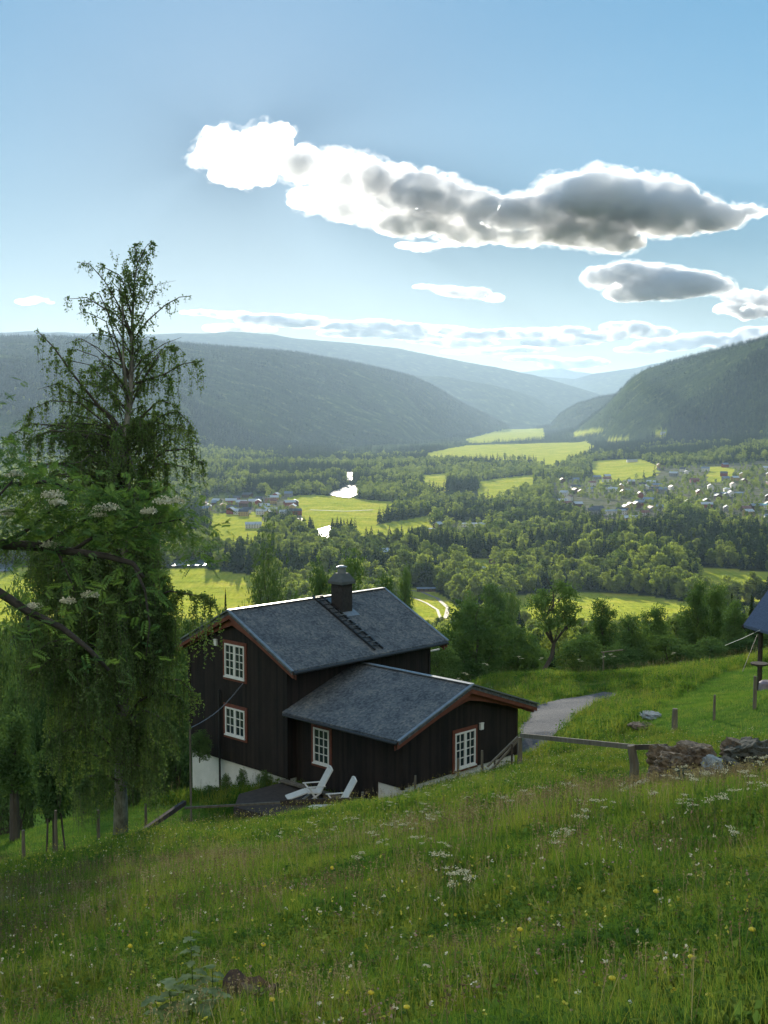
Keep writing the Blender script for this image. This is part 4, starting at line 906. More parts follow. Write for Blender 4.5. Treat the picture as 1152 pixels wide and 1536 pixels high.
# ------------------------------------------------------------------ trees on the slope beyond the house
def det_tree(seed, nleaf, q, lobes, limbs=7, trunk_r=.018, hang=0., low=.2, wob=.03, shell=.35, m_l=None, open_=0):
    """unit tree with modelled trunk, limbs and a crown of small leaves gathered in clumps"""
    rr = random.Random(seed); rg_ = np.random.default_rng(seed); tb = MB()
    tp = [(0, 0, -.05)]; 
    for i in range(1, 9): tp.append((wob*math.sin(i*1.3+seed), wob*math.cos(i*1.7+seed)-wob, .95*i/8))
    tb.tube(tp, [trunk_r*(1.15-.13*i) for i in range(9)], 7); tips = []
    for L in lobes:
        a = Vector((0, 0, max(low, L[2]-.18))); k = min(7, max(1, int(a.z/.95*8))); a = Vector(tp[k]); c = Vector(L[:3])
        mid = a.lerp(c, .5)+Vector((0, 0, .02)); r0 = trunk_r*.45*(1.1-a.z)
        tb.tube([a, mid, c], [r0, r0*.7, r0*.25], 5)
        for j in range(limbs):
            d_ = Vector((rr.gauss(0, 1), rr.gauss(0, 1), rr.gauss(.2, .8))).normalized(); e = c+Vector((d_.x*L[3], d_.y*L[4], d_.z*L[5]))*.85
            s_ = a.lerp(c, rr.uniform(.5, 1)); tb.tube([s_, s_.lerp(e, .5)+Vector((0, 0, .01)), e], [r0*.4, r0*.25, r0*.08], 4, cap=False); tips.append(e)
    # clump centres in the lobes, leaves round them
    nc = nleaf//28; C = blob_points(rg_, nc, lobes, shell); cl = np.repeat(C, 28, 0); s_ = np.repeat(rg_.uniform(.018, .045, nc), 28)
    P = cl+rg_.normal(size=cl.shape)*s_[:, None]*np.array([1, 1, .7+hang*1.6]); P[:, 2] -= hang*.03*np.abs(rg_.normal(size=len(P)))
    V, Fq = quads(P, q*rg_.uniform(.6, 1.3, len(P)), rg_, asp=1.7, down=hang)
    return np_mesh('crown', V, Fq, m_l or m_leafdark), tb.mesh('trunk', m_bark, True)
LB = {}
def L_round(s): return round_lobes(s, 9, .42, .03)
def L_tall(s): return round_lobes(s, 10, .2, .08)
def L_mid(s): return round_lobes(s, 9, .3, .1)
def L_open(s):
    rr = random.Random(s); return [(rr.uniform(-.3, .3), rr.uniform(-.2, .2), rr.uniform(.5, .93), rr.uniform(.07, .13), rr.uniform(.07, .12), rr.uniform(.05, .09)) for _ in range(13)]
DT = {'bush': [det_tree(s, 15000, .017, L_round(s), 3) for s in (1, 2)], 'tall': [det_tree(s, 13000, .0125, L_tall(s), 3) for s in (3, 4)],
      'mid': [det_tree(s, 14000, .0145, L_mid(s), 4) for s in (5, 6, 7)], 'open': [det_tree(8, 5200, .015, L_open(8), 8, .026, wob=.05, low=.3)],
      'droop': [det_tree(9, 12000, .011, L_mid(9)[:8]+[(0, 0, .95, .07, .07, .07)], 7, hang=1.2, m_l=m_birchleaf, shell=.2), det_tree(10, 12000, .011, L_tall(10), 7, hang=1.1, m_l=m_birchleaf, shell=.2)]}
sp_crown = np_mesh('crown', *spruce_mesh(77, 1500), m_spruce); DT['spruce'] = [(sp_crown, TRUNK)]
def slope_tree(kind, px, top, d, hw, label, group=None, var=0, name=None, cat='tree'):
    tp = wpt(px, top, d); z0 = H1(tp.x, tp.y); h = max(1.2, tp.z-z0); base = {'bush': .42, 'tall': .2, 'mid': .3, 'open': .36, 'droop': .3, 'spruce': .19}[kind]
    s_ = hw/F*d/base; cr, tk = DT[kind][var % len(DT[kind])]
    o = tag(link(name or {'bush': 'willow_bush', 'spruce': 'spruce_tree', 'droop': 'birch_tree'}.get(kind, 'broadleaf_tree'), None, loc=(tp.x, tp.y, z0-.1), rot=(0, 0, px*.7), scale=(s_, s_, h)), label, cat, group)
    link('crown', cr, o); link('trunk', tk, o); return o
G_ = 'trees on the slope beyond the house'
for a in (('bush',712,898,88,66,'largest round bush, right behind the house roof end'), ('open',832,858,86,52,'open dark-limbed tree with gaps in its crown before the bright field'), ('tall',906,893,96,24,'narrow tree right of the open-crowned tree'),
  ('mid',948,915,92,30,'pale bushy tree in the middle of the row beyond the drive'), ('mid',985,905,100,28,'rounded tree between the pale bushy tree and the tall birch clump'), ('tall',1045,866,96,24,'tallest left stem crown of the birch clump near the shelter'),
  ('tall',1072,870,98,26,'dense right crown of the tall birch clump near the shelter'), ('mid',1104,893,92,24,'tree close left of the shelter roof'), ('spruce',1128,888,100,12,'small spruce peeking over beside the shelter eave'), ('spruce',1098,884,110,11,'small thin spruce tip left of the shelter'),
  ('bush',655,955,84,34,'low bush touching the right wall of the main house'), ('bush',775,935,92,44,'wide low bush under the open-crowned tree'), ('bush',870,950,90,44,'wide bush right of the open-crowned tree trunk'), ('bush',935,965,88,42,'low bush behind the T-shaped clothes post'),
  ('bush',1000,950,92,46,'broad low bush left of the birch clump'), ('bush',1060,955,88,44,'broad low bush under the birch clump'), ('bush',1120,955,90,46,'broad low bush behind the shelter post'), ('mid',1150,930,100,36,'tree hidden behind the shelter roof'),
  ('droop',402,803,84,40,'drooping birch rising behind the left half of the roof'), ('mid',520,826,118,40,'sunlit leafy tree directly behind the chimney'), ('mid',478,842,112,28,'leafy tree between the drooping birch and the chimney'), ('mid',575,858,150,28,'light green tree just right of the chimney'),
  ('mid',608,846,210,16,'small light tree farther right of the chimney'), ('spruce',338,878,82,13,'small dark spruce standing before the bright yellow field'), ('bush',330,903,76,30,'low bush behind the top of the main gable'), ('bush',432,893,80,42,'bush peeping over the roof ridge near the drooping birch'),
  ('mid',740,872,260,26,'round tree above the largest bush'), ('mid',700,888,240,22,'round tree left above the largest bush'), ('mid',765,880,280,18,'small round tree at the corner of the bright field'),
  ('mid',285,905,72,30,'dark tree close left of the house gable'), ('droop',232,850,70,40,'birch seen through the right side of the big birch'), ('mid',120,880,74,46,'leafy tree showing behind the left of the big birch'), ('mid',40,870,80,44,'yellow-green tree behind the rowan branch'),
  ('bush',-10,930,66,48,'yellow-green bush at the left frame side'), ('mid',70,960,60,44,'dark tree low behind the big birch'), ('bush',180,985,62,60,'wide bush hidden behind the big birch trunk'), ('bush',262,1000,62,46,'bush left of the white foundation wall'), ('bush',20,1020,56,46,'bush above the small lit roof at the left edge')):
    slope_tree(*a, group=G_, var=int(a[1]))
rr = random.Random(4)
pl = [('left young', -30, 1010, 53), ]
for k, (px, top, d, hw, l) in enumerate(((300,1092,52.5,19,'small round shrub against the corner of the white foundation'), (340,1158,51.5,10,'low plant at the foot of the white wall near the downpipe'), (364,1150,50.8,9,'tall dark plant in the middle of the white wall'), (398,1152,50,12,'bushy dark plant at the right of the white wall'), (318,1176,51,16,'low dark plant cluster left of the downpipe foot'))):
    tp = wpt(px, top, d); z0 = H1(tp.x, tp.y)
    if k == 0: z0 = tp.z-1.35
    h = max(.4, tp.z-z0); cr, tk = DT['bush'][k % 2]; s_ = hw/F*d/.42
    o = tag(link('garden_shrub', None, loc=(tp.x, tp.y-.25, z0), rot=(0, 0, k), scale=(s_, s_, h)), l, 'shrub', 'plants along the white foundation wall'); link('crown', cr, o); link('trunk', tk, o)
# young tree left, with slim stems
for px, base, top, d, hw, l in ((22,1248,1060,45,46,'small dark-stemmed tree at the far left under the birch boughs'), (80,1276,1110,40,34,'young tree on four slim legs-like stems below the birch boughs')):
    p = wpt(px, base, d); z0 = H1(p.x, p.y); p.z = z0; h = wpt(px, top, d).z-z0; o = tag(empty('young_tree', p), l, 'tree')
    tb = MB()
    if px > 50:
        for dx, dy in ((-.22, 0), (-.05, .2), (.12, -.1), (.38, .05)): tb.tube([(dx, dy, -.1), (dx*.7, dy, 1.2), (0, 0, h*.7)], [.04, .035, .02], 6)
    else: tb.tube([(0, 0, -.1), (.03, 0, h*.5), (0, 0, h*.9)], [.2, .15, .05], 8)
    tb.build('trunk', m_bark, o); rg_ = np.random.default_rng(px); s_ = hw/F*d
    LL = [(rg_.uniform(-.5, .5)*s_, rg_.uniform(-.5, .5)*s_, h*rg_.uniform(.48, .85), s_*.5, s_*.5, h*.16) for _ in range(9)]; P = blob_points(rg_, 9000, LL, .2); P += rg_.normal(size=P.shape)*.06
    link('crown', np_mesh('crown', *quads(P, .075*rg_.uniform(.6, 1.3, len(P)), rg_), m_leafdark), o)
# hidden slope behind: fill the hillside between these and the valley wood
for k in range(46):
    px = rr.uniform(-60, 1220); d = rr.uniform(120, 255); topl = float(np.interp(px, [-100, 300, 390, 560, 600, 690, 1000, 1300], [935, 930, 905, 890, 940, 925, 935, 925]))
    slope_tree(rr.choice(['mid', 'mid', 'tall', 'bush', 'spruce']), px, topl+rr.uniform(6, 46), d, rr.uniform(16, 26), '%s green tree in the belt on the steep slope, %s' % ('broad' if k % 2 else 'slim', 'behind the big birch' if px < 300 else 'behind the main roof' if px < 600 else 'right of the house roof' if px < 800 else 'behind the T-shaped post' if px < 1000 else 'near the shelter'), 'trees of the belt on the steep slope', k)

# ------------------------------------------------------------------ the big birch
BD = 39.0; KB = BD/F
BB = wpt(181, 1262, BD); BB.z = H1(BB.x, BB.y)
def bp(px, py, dy=0.): v = wpt(px, py, BD)-BB; return Vector((v.x, dy, v.z))
m_birchbark = simple('birch_bark', (.05,.045,.04), (.34,.33,.3), scale=5, rough=.85, bump=.01, stretch=(1,1,.5))
birch = tag(empty('birch_tree', BB), 'tall weeping birch with airy top, largest tree, rising left of the house', 'birch')
tb = MB(); TR_ = [bp(181,1272), bp(181,1180), bp(184,1050,.1), bp(187,920,.1), bp(188,800,0), bp(189,720,0), bp(188,655,0), bp(194,600,.1), bp(197,540,.1), bp(198,480,.05), bp(201,430,0), bp(207,385,0)]
TRr = [.25, .20, .18, .165, .15, .135, .12, .085, .065, .045, .028, .01]
tb.tube(TR_, TRr, 12); tb.tube([bp(193,610,.1), bp(186,540,-.1), bp(186,470,-.15), bp(181,420,-.1)], [.05, .035, .025, .01], 7)
tb.build('trunk', m_birchbark, birch, smooth=True)
limbs = [([bp(188,655), bp(172,628,-.2), bp(153,611,-.3), bp(120,568,-.5), bp(88,522,-.6), bp(64,497,-.7)], .075),
 ([bp(190,640), bp(172,640,.2), bp(124,636,.5), (bp(81,635,.8)), bp(38,648,1.0)], .05), ([bp(153,611,-.3), bp(130,598,-.4), bp(100,575,-.8), bp(70,585,-1)], .04),
 ([bp(195,578,.1), bp(220,568,.3), bp(243,561,.4), bp(270,545,.5), bp(300,540,.6)], .045), ([bp(196,560,.1), bp(215,535,.1), bp(245,515,.2), bp(270,505,.3)], .03),
 ([bp(189,655), bp(215,625,-.3), bp(245,600,-.6), bp(275,610,-.8)], .05), ([bp(188,720), bp(160,690,-.6), bp(140,662,-1), bp(125,650,-1.2)], .05), ([bp(188,730), bp(215,690,.6), bp(250,660,1), bp(280,680,1.2)], .05),
 ([bp(198,500), bp(215,470,.1), bp(235,425,.2), bp(262,420,.2)], .02), ([bp(198,500), bp(180,465,-.1), bp(160,440,-.2)], .02), ([bp(197,530), bp(170,505,-.1), bp(140,500,-.2), bp(125,515,-.3)], .025)]
rr = random.Random(12)
def env(py):  # left and right limits of the crown in photo columns
    return (np.interp(py, [385, 420, 470, 520, 600, 700, 800, 900, 1000, 1100, 1190], [196, 160, 140, 90, 50, 10, -25, -40, -40, -30, 0]), np.interp(py, [385, 420, 470, 520, 600, 700, 800, 900, 1000, 1100, 1190], [212, 235, 240, 290, 298, 300, 306, 322, 326, 322, 300]))
for i in range(215):
    up_part = i < 48; py = rr.uniform(420, 690) if up_part else rr.uniform(680, 1165); l, r = env(py); a0 = rr.uniform(0, 2*math.pi)
    j = min(range(len(TR_)-1), key=lambda k: abs(TR_[k].z-bp(0, py).z)); s = TR_[j].lerp(TR_[j+1], rr.random()); half = (r-l)/2*KB; cx = ((l+r)/2-188)*KB
    reach = half*rr.uniform(.35, 1.0); e = Vector((math.cos(a0)*reach+cx*.9, math.sin(a0)*reach*.85, 0)); rise = rr.uniform(.5, 1.2)*reach*(1 if up_part else .45); P = [s]
    for t_ in (.25, .5, .75, .9, 1): q = s+Vector((e.x*t_, e.y*t_, rise*math.sin(t_*(1.9 if up_part else 2.5))))+Vector((rr.gauss(0, .05), rr.gauss(0, .05), rr.gauss(0, .05))); P.append(q)
    limbs.append((P, .014+.028*reach/3*(.7 if up_part else 1)))
bl_ = MB()
for P, r0 in limbs: bl_.tube(P, [r0*(1-.85*i/(len(P)-1)) for i in range(len(P))], 6, cap=False)
bl_.build('limbs', m_bark, birch, smooth=True)
rg_ = np.random.default_rng(3); SV = []; SF = []; ns = 0; LP = []
def strands(P, n, lmax, dens):
    """hanging twigs along a limb with leaves on them"""
    global ns
    for _ in range(n):
        t_ = rr.uniform(.18, 1)*(len(P)-1); i = min(int(t_), len(P)-2); s = Vector(P[i]).lerp(Vector(P[i+1]), t_-i)
        L = lmax*rr.uniform(.25, 1); out = Vector((rr.gauss(0, 1), rr.gauss(0, 1), 0))*.16*L; m = max(4, int(L/.16)); pts = []
        for k in range(m+1): u = k/m; pts.append(s+out*math.sin(u*1.5)+Vector((rr.gauss(0, .012), rr.gauss(0, .012), .10*L*math.sin(u*2.6)*1-L*u*u*.95-.02*u)))
        A = np.array(pts); w_ = np.array([.0035, 0, 0]); SV.append(np.stack([A-w_, A+w_], 1).reshape(-1, 3)); b = ns+np.arange(m)*2; SF.append(np.stack([b, b+1, b+3, b+2], 1)); ns += 2*(m+1)
        k = max(6, int(L*dens)); uu = rg_.random(k)**.8*m; ii_ = np.minimum(uu.astype(int), m-1); f = (uu-ii_)[:, None]; LP.append(A[ii_]*(1-f)+A[ii_+1]*f+rg_.normal(size=(k, 3))*.04)
for P, r0 in limbs:
    z = np.mean([p[2] for p in P]); py = 1262-z/KB; low = py > 690
    if py < 520: strands(P, 8, .5, 40)
    elif not low: strands(P, 22 if r0 > .03 else 9, 1.3, 40)
    elif py < 790: strands(P, 17, rr.choice([1.0, 1.5]), 44)
    else: strands(P, 38, rr.choice([1.2, 1.8, 2.6]), 50)
for i in range(85):  # fine leader twigs at the top
    j = rr.choice([7, 8, 8, 9, 9, 10]); s = TR_[j].lerp(TR_[j+1], rr.random()); a0 = rr.uniform(0, 6.28); e = Vector((math.cos(a0)*rr.uniform(.2, .95), math.sin(a0)*.7, rr.uniform(.1, .55))); strands([s, s+e*.5, s+e], 3, .4, 34)
TW = np_mesh('twigs', np.vstack(SV), np.vstack(SF), m_bark); link('twigs', TW, birch)
LPv = np.vstack(LP); nz_ = H1(BB.x, BB.y)
keepz = LPv[:, 2] > 1.5+.35*np.sin(LPv[:, 0]*3); LPv = LPv[keepz]
link('crown', np_mesh('crown', *quads(LPv, .058*rg_.uniform(.7, 1.25, len(LPv)), rg_, asp=1.35, down=.5), m_birchleaf), birch)
print('birch leaves', len(LPv))

# ------------------------------------------------------------------ rowan in front, trunk outside the frame
RD = 14.0; KR = RD/F; RB = wpt(-150, 1300, RD); RB.z = H1(RB.x, RB.y)
def rp(px, py, dy=0.): v = wpt(px, py, RD)-RB; return Vector((v.x, dy, v.z))
rowan = tag(empty('rowan_tree', RB), 'dark leafy rowan bough with creamy flower clusters reaching in from the left', 'tree')
m_rowanbark = simple('rowan_bark', (.022,.02,.02), (.07,.062,.055), scale=9, rough=.9, bump=.012, stretch=(1,1,1))
m_rowanleaf = leafy('rowan_leaves', (.06,.13,.055), (.15,.24,.085), 1.6, .4, .0)
m_flower = simple('creamy_flowers', (.5,.5,.38), (.78,.76,.6), scale=30, rough=.9)
tb = MB(); tb.tube([(0,0,-.3), (.02,0,1.5), rp(-150,880), rp(-160,700), rp(-170,520)], [.17, .15, .12, .1, .05], 10); tb.build('trunk', m_rowanbark, rowan, smooth=True)
B1 = [rp(-150,860), rp(-60,815,.1), rp(0,818,.1), rp(60,820,.0), rp(110,826,-.1), rp(165,832,-.15), rp(205,842,-.2), rp(222,862,-.25)]
B2 = [rp(-150,900), rp(-60,855,-.3), rp(0,872,-.4), rp(30,890,-.4), rp(58,907,-.45), rp(110,930,-.5), rp(150,962,-.5), rp(178,992,-.5)]
B3 = [rp(-150,800), rp(-60,740,.3), rp(0,730,.4), rp(60,725,.4), rp(100,745,.5)]; B4 = [rp(110,826,-.1), rp(150,800,-.1), rp(210,790,0), rp(270,780,.1)]; B5 = [rp(205,842,-.2), rp(225,880,-.3), rp(232,930,-.3), rp(228,975,-.35)]
B6 = [rp(0,818,.1), rp(30,800,.2), rp(60,775,.3), rp(90,750,.3)]; B7 = [rp(60,820,0), rp(100,795,.1), rp(150,765,.2), rp(180,750,.2)]; B8 = [rp(90,826,-.1), rp(105,850,-.2), rp(120,885,-.2)]; B9 = [rp(58,907,-.45), rp(60,935,-.45), rp(70,960,-.5)]; B10 = [rp(-60,815,.1), rp(-20,775,-.4), rp(20,745,-.7), rp(50,715,-.8)]
rb = MB()
for P, r0 in ((B1, .075), (B2, .07), (B3, .045), (B4, .025), (B5, .018), (B6, .03), (B7, .026), (B8, .016), (B9, .018), (B10, .03)): rb.tube(P, [r0*(1-.72*i/(len(P)-1)) for i in range(len(P))], 9)
rb.build('branches', m_rowanbark, rowan, smooth=True)
LV = []; LF = []; nl = 0
def pinnate(c, d_, L):
    """one compound leaf: stalk with five pairs of leaflets and one at the tip"""
    global nl
    d_ = d_.normalized(); sd = d_.cross(Vector((0, 0, 1))); sd = sd.normalized() if sd.length > .1 else Vector((1, 0, 0)); up = sd.cross(d_)
    roll = Matrix.Rotation(rr.uniform(-.9, .9), 3, d_); sd = roll @ sd; up = roll @ up
    def leaflet(o_, ax, l_, w_):
        global nl
        n_ = ax.cross(up).normalized()*w_; LV.extend([o_, o_+ax*l_*.45+n_-up*.003, o_+ax*l_-up*.01, o_+ax*l_*.45-n_-up*.003]); LF.append((nl, nl+1, nl+2, nl+3)); nl += 4
    for k in range(6):
        u = .2+.72*k/6; o_ = c+d_*L*u-Vector((0, 0, L*.25*u*u)); 
        for s_ in (-1, 1): leaflet(o_, (sd*s_+d_*.55-up*.12).normalized(), L*.33, L*.055)
    leaflet(c+d_*L*.9-Vector((0, 0, L*.22)), d_, L*.3, L*.055)
def rowan_leaves(P, n, spread):
    n = int(n*.6)
    for _ in range(n):
        t_ = rr.uniform(.1, 1)*(len(P)-1); i = min(int(t_), len(P)-2); s = P[i].lerp(P[i+1], t_-i)+Vector((rr.gauss(0, spread*1.1), rr.gauss(0, spread), rr.gauss(.03, spread*.8)))
        pinnate(s, Vector((rr.gauss(0, 1), rr.gauss(0, 1), rr.gauss(-.1, .4))), rr.uniform(.13, .2))
for P, n, s_ in ((B1, 150, .2), (B2, 110, .16), (B3, 170, .2), (B4, 120, .17), (B5, 36, .1), (B6, 120, .19), (B7, 130, .18), (B8, 40, .13), (B9, 40, .13), (B10, 130, .19)): rowan_leaves(P, n, s_)
for c, n, s_ in ((rp(30,735), 130, .2), (rp(80,780), 110, .2), (rp(150,790), 90, .17), (rp(240,770), 80, .15), (rp(-80,700), 200, .4), (rp(-160,600), 250, .5), (rp(110,905,-.3), 60, .2), (rp(25,790), 90, .2), (rp(190,815), 50, .12), (rp(270,790), 110, .22), (rp(200,750), 110, .2), (rp(290,830), 60, .14), (rp(120,740), 90, .18), (rp(0,700), 90, .18)):
    rowan_leaves([c, c+Vector((.15, 0, .02))], n, s_)
link('crown', np_mesh('crown', np.array([tuple(v) for v in LV]), np.array(LF), m_rowanleaf), rowan)
for px, py, rw in ((88,742,.12), (98,752,.1), (165,762,.15), (150,772,.1), (258,752,.16), (78,818,.1), (62,905,.1), (110,898,.08), (30,712,.1), (14,770,.1), (232,765,.09), (138,892,.09)):
    c = rp(px, py, -.25+rr.uniform(-.1, .2)); n = 260; g_ = np.random.default_rng(px); u = g_.normal(size=(n, 3)); u /= np.linalg.norm(u, axis=1)[:, None]; u[:, 2] = np.abs(u[:, 2])*.45
    P = np.array(c)+u*rw*1.1*np.sqrt(g_.random(n))[:, None]*1.05+g_.normal(size=(n, 3))*.008; link('flower_cluster', np_mesh('flower_cluster', *quads(P, .024, g_, asp=1.1), m_flower), rowan)

# small lit roof far left
p = wpt(-8, 1150, 60); p.z = H1(p.x, p.y); a = tag(empty('shed', p, (0, 0, R(20))), 'old shed roof with a sunlit edge at the left frame side', 'shed')
tz = wpt(8, 1112, 60).z-p.z
mb = MB(); mb.box(-2.4, .9, -1.6, 1.6, -2, tz-.9); mb.build('wall', m_wooddark, a); mb = MB()
for s_ in (-1, 1): mb.prism([(-2.8, s_*2, tz-1.15), (1.2, s_*2, tz-1.15), (1.2, 0, tz), (-2.8, 0, tz)], (0, 0, .1))
mb.build('roof', m_roof, a); mb = MB()
for s_ in (-1, 1): mb.beam((1.24, s_*2, tz-1.1), (1.24, 0, tz+.05), .05, .22)
mb.build('bargeboard', m_wood, a)

# ------------------------------------------------------------------ meadow
def grass_mat(name, c1, c2, c3, trans=.5):
    m, t, o = mat(name); tc = t.nodes.new('ShaderNodeObjectInfo'); n = t.nodes.new('ShaderNodeTexNoise'); n.inputs['Scale'].default_value = .8; n.inputs['Detail'].default_value = 6; n.inputs['Roughness'].default_value = .6
    t.links.new(tc.outputs['Location'], n.inputs['Vector']); a = N(t, 'ShaderNodeMath', operation='MULTIPLY_ADD'); t.links.new(tc.outputs['Random'], a.inputs[0]); a.inputs[1].default_value = .34; t.links.new(n.outputs['Fac'], a.inputs[2])
    c = ramp(t, a.outputs[0], [(.5, c1), (.66, c2), (.82, c3)]); d = t.nodes.new('ShaderNodeBsdfDiffuse'); tr = t.nodes.new('ShaderNodeBsdfTranslucent'); t.links.new(c, d.inputs[0]); t.links.new(c, tr.inputs[0])
    mx = t.nodes.new('ShaderNodeMixShader'); mx.inputs[0].default_value = trans; t.links.new(d.outputs[0], mx.inputs[1]); t.links.new(tr.outputs[0], mx.inputs[2]); t.links.new(mx.outputs[0], o.inputs[0]); return m
m_grass = grass_mat('meadow_grass', (.07,.17,.022), (.15,.26,.03), (.3,.33,.05)); m_seed = grass_mat('seed_heads', (.12,.10,.05), (.2,.16,.08), (.3,.27,.13)); m_weed = grass_mat('broad_weeds', (.06,.13,.03), (.11,.2,.04), (.17,.24,.05))
m_lawn = grass_mat('lawn_grass', (.10,.21,.03), (.15,.27,.04), (.23,.3,.055))
def tuft(seed, n, h, w_, spread, mats, seeds=0, leaf=0):
    g_ = np.random.default_rng(seed); parts = []; nb = n
    az = g_.uniform(0, 6.28, nb); base = g_.normal(size=(nb, 2))*spread; hh = h*g_.uniform(.45, 1.1, nb); bend = hh*g_.uniform(.1, .65, nb); ca, sa = np.cos(az), np.sin(az)
    V = []; ts = (0, .35, .7, 1); 
    for t_ in ts:
        c = np.stack([base[:, 0]+ca*bend*t_**2, base[:, 1]+sa*bend*t_**2, hh*(t_-.18*t_*t_*(bend/hh))-.03*(t_ == 0)], 1); wv = np.stack([-sa, ca, np.zeros(nb)], 1)*w_*(1-t_*.93)
        V += [c-wv, c+wv]
    V = np.stack(V, 1).reshape(-1, 3); b = np.arange(nb)[:, None]*8; Fq = np.concatenate([b+np.array([[2*k, 2*k+1, 2*k+3, 2*k+2]]) for k in range(3)], 0); parts.append((V, Fq, 0))
    if seeds:
        C = []; 
        for _ in range(seeds):
            x, y = g_.normal(size=2)*spread; hz = h*g_.uniform(1.0, 1.45); dx, dy = g_.normal(size=2)*.07; wv = np.array([.0016, 0, 0]); a = np.array([x, y, 0]); e = np.array([x+dx, y+dy, hz]); parts.append((np.array([a-wv, a+wv, e+wv, e-wv]), np.array([[0, 1, 2, 3]]), 1))
            C.append(e+g_.normal(size=(9, 3))*np.array([.008, .008, .035]))
        parts.append((*quads(np.vstack(C), .011, g_, asp=1.8), 1))
    if leaf:
        P = np.stack([g_.normal(size=leaf)*spread, g_.normal(size=leaf)*spread, h*g_.uniform(.15, .7, leaf)], 1); parts.append((*quads(P, .045*g_.uniform(.6, 1.3, leaf), g_, asp=1.7), 2))
    return mesh_parts('grass_tuft', parts, mats)
MT = [m_grass, m_seed, m_weed]
T_near = [tuft(s, 26, .34, .0035, .07, MT, seeds=(0, 1, 2, 0, 0)[s], leaf=(0, 4, 0, 18, 8)[s]) for s in range(5)]
T_far = [tuft(10+s, 16, .28, .008, .13, MT, seeds=(0, 1, 0)[s], leaf=(10, 0, 6)[s]) for s in range(3)]
T_lawn = [tuft(20+s, 18, .10, .006, .12, [m_lawn, m_seed, m_lawn]) for s in range(2)]
def sector(n_per, d0, d1, half=21.5):
    area = math.tan(R(half))*(d1*d1-d0*d0); n = int(area*n_per); y = np.sqrt(rng.random(n)*(d1*d1-d0*d0)+d0*d0); x = rng.uniform(-1, 1, n)*math.tan(R(half))*y; return x, y
hrot = Matrix.Rotation(-HA, 2)
def blocked(x, y):
    lx = (x-HX.x)*math.cos(HA)+(y-HX.y)*math.sin(HA); ly = -(x-HX.x)*math.sin(HA)+(y-HX.y)*math.cos(HA)
    b = (lx > -.15) & (lx < HL+.15) & (ly > -.15) & (ly < HW+.15); b |= (lx > AX0-.12) & (lx < AX1+.1) & (ly > -AD-.12) & (ly < 0)
    return b | inside(F0, x, y)
PTS = []; 
for d0, d1, dens, far in ((5.5, 14, 110, 0), (14, 24, 70, 0), (24, 48, 26, 1), (48, 100, 11, 1)):
    x, y = sector(dens, d0, d1, 42 if d1 < 20 else 30 if d1 < 50 else 24); z = height(x, y); k = ~blocked(x, y) & ~cover(x, y, z, [DRIVE], 0); lawn = cover(x, y, z, LAWNS, .5)
    k &= ~(lawn & (y > 20)); patch = fbm(x, y, 4.5, 51, 3); hs = 1+patch*.9+fbm(x, y, 1.3, 55, 2)*.5
    x, y, z, hs = x[k], y[k], z[k], np.clip(hs[k], .45, 1.7); hs = hs*(1 if d1 < 50 else 1.25)
    pw = fbm(x, y, 2.2, 71, 3); kid = (np.where((pw > .12) & (rng.random(len(x)) < .75), 3, rng.integers(0, 5, len(x))) if not far else np.where(pw > .12, 5, 5+rng.integers(0, 3, len(x)))); 
    if d1 > 50: hs = hs*1.3
    PTS.append((x, y, z, kid, hs))
x, y, z, kid, hs = [np.concatenate(q) for q in zip(*PTS)]; n = len(x); zz = np.zeros(n)
stuff('meadow_grass', np.stack([x, y, z-.01], 1), kid, np.stack([rng.normal(size=n)*.12, rng.normal(size=n)*.12, rng.uniform(0, 6.28, n)], 1), np.stack([hs*.5+.5, hs*.5+.5, hs], 1), T_near+T_far, 'tall uncut meadow grass on the steep slope')
print('tufts', n)
x, y = sector(26, 34, 78); z = height(x, y); k = cover(x, y, z, LAWNS, .5) & ~blocked(x, y); x, y, z = x[k], y[k], z[k]; n = len(x)
stuff('lawn_grass', np.stack([x, y, z], 1), rng.integers(0, 2, n), np.stack([np.zeros(n), np.zeros(n), rng.uniform(0, 6.28, n)], 1), np.ones((n, 3)), T_lawn, 'short mown grass of the lawn')
# flowers
m_umbel = simple('white_umbel', (.55,.52,.34), (.75,.7,.5), scale=40, rough=.9); m_stalk = simple('green_stalk', (.08,.13,.03), rough=.8); m_yellow = simple('yellow_petals', (.62,.46,.02), (.75,.6,.04), scale=60, rough=.7); m_small = simple('small_yellow', (.5,.46,.05), rough=.8); m_dusty = simple('dusty_pink', (.3,.18,.14), (.4,.26,.2), scale=20, rough=.9)
def umbel(seed):
    g_ = np.random.default_rng(seed); st_ = MB(); hd_ = []; st_.tube([(0,0,-.05), (.01,0,.35), (.02,.01,.62)], [.004, .0035, .003], 5, cap=False)
    for k in range(5):
        e = Vector((g_.normal()*.07, g_.normal()*.07, .62+g_.uniform(-.03, .06))); st_.tube([(.015,.005,.45), e], .002, 4, cap=False); u = g_.normal(size=(26, 3))*np.array([.026, .026, .006]); hd_.append(np.array(e)+u)
    return st_.mesh('stem', m_stalk), np_mesh('flower_head', *quads(np.vstack(hd_), .016, g_, flat=.2, asp=1.1), m_umbel)
UM = [umbel(s) for s in range(3)]
rr = random.Random(77)
def on_meadow(px, py):
    q = ground_at(px, py, 5, 120); return q
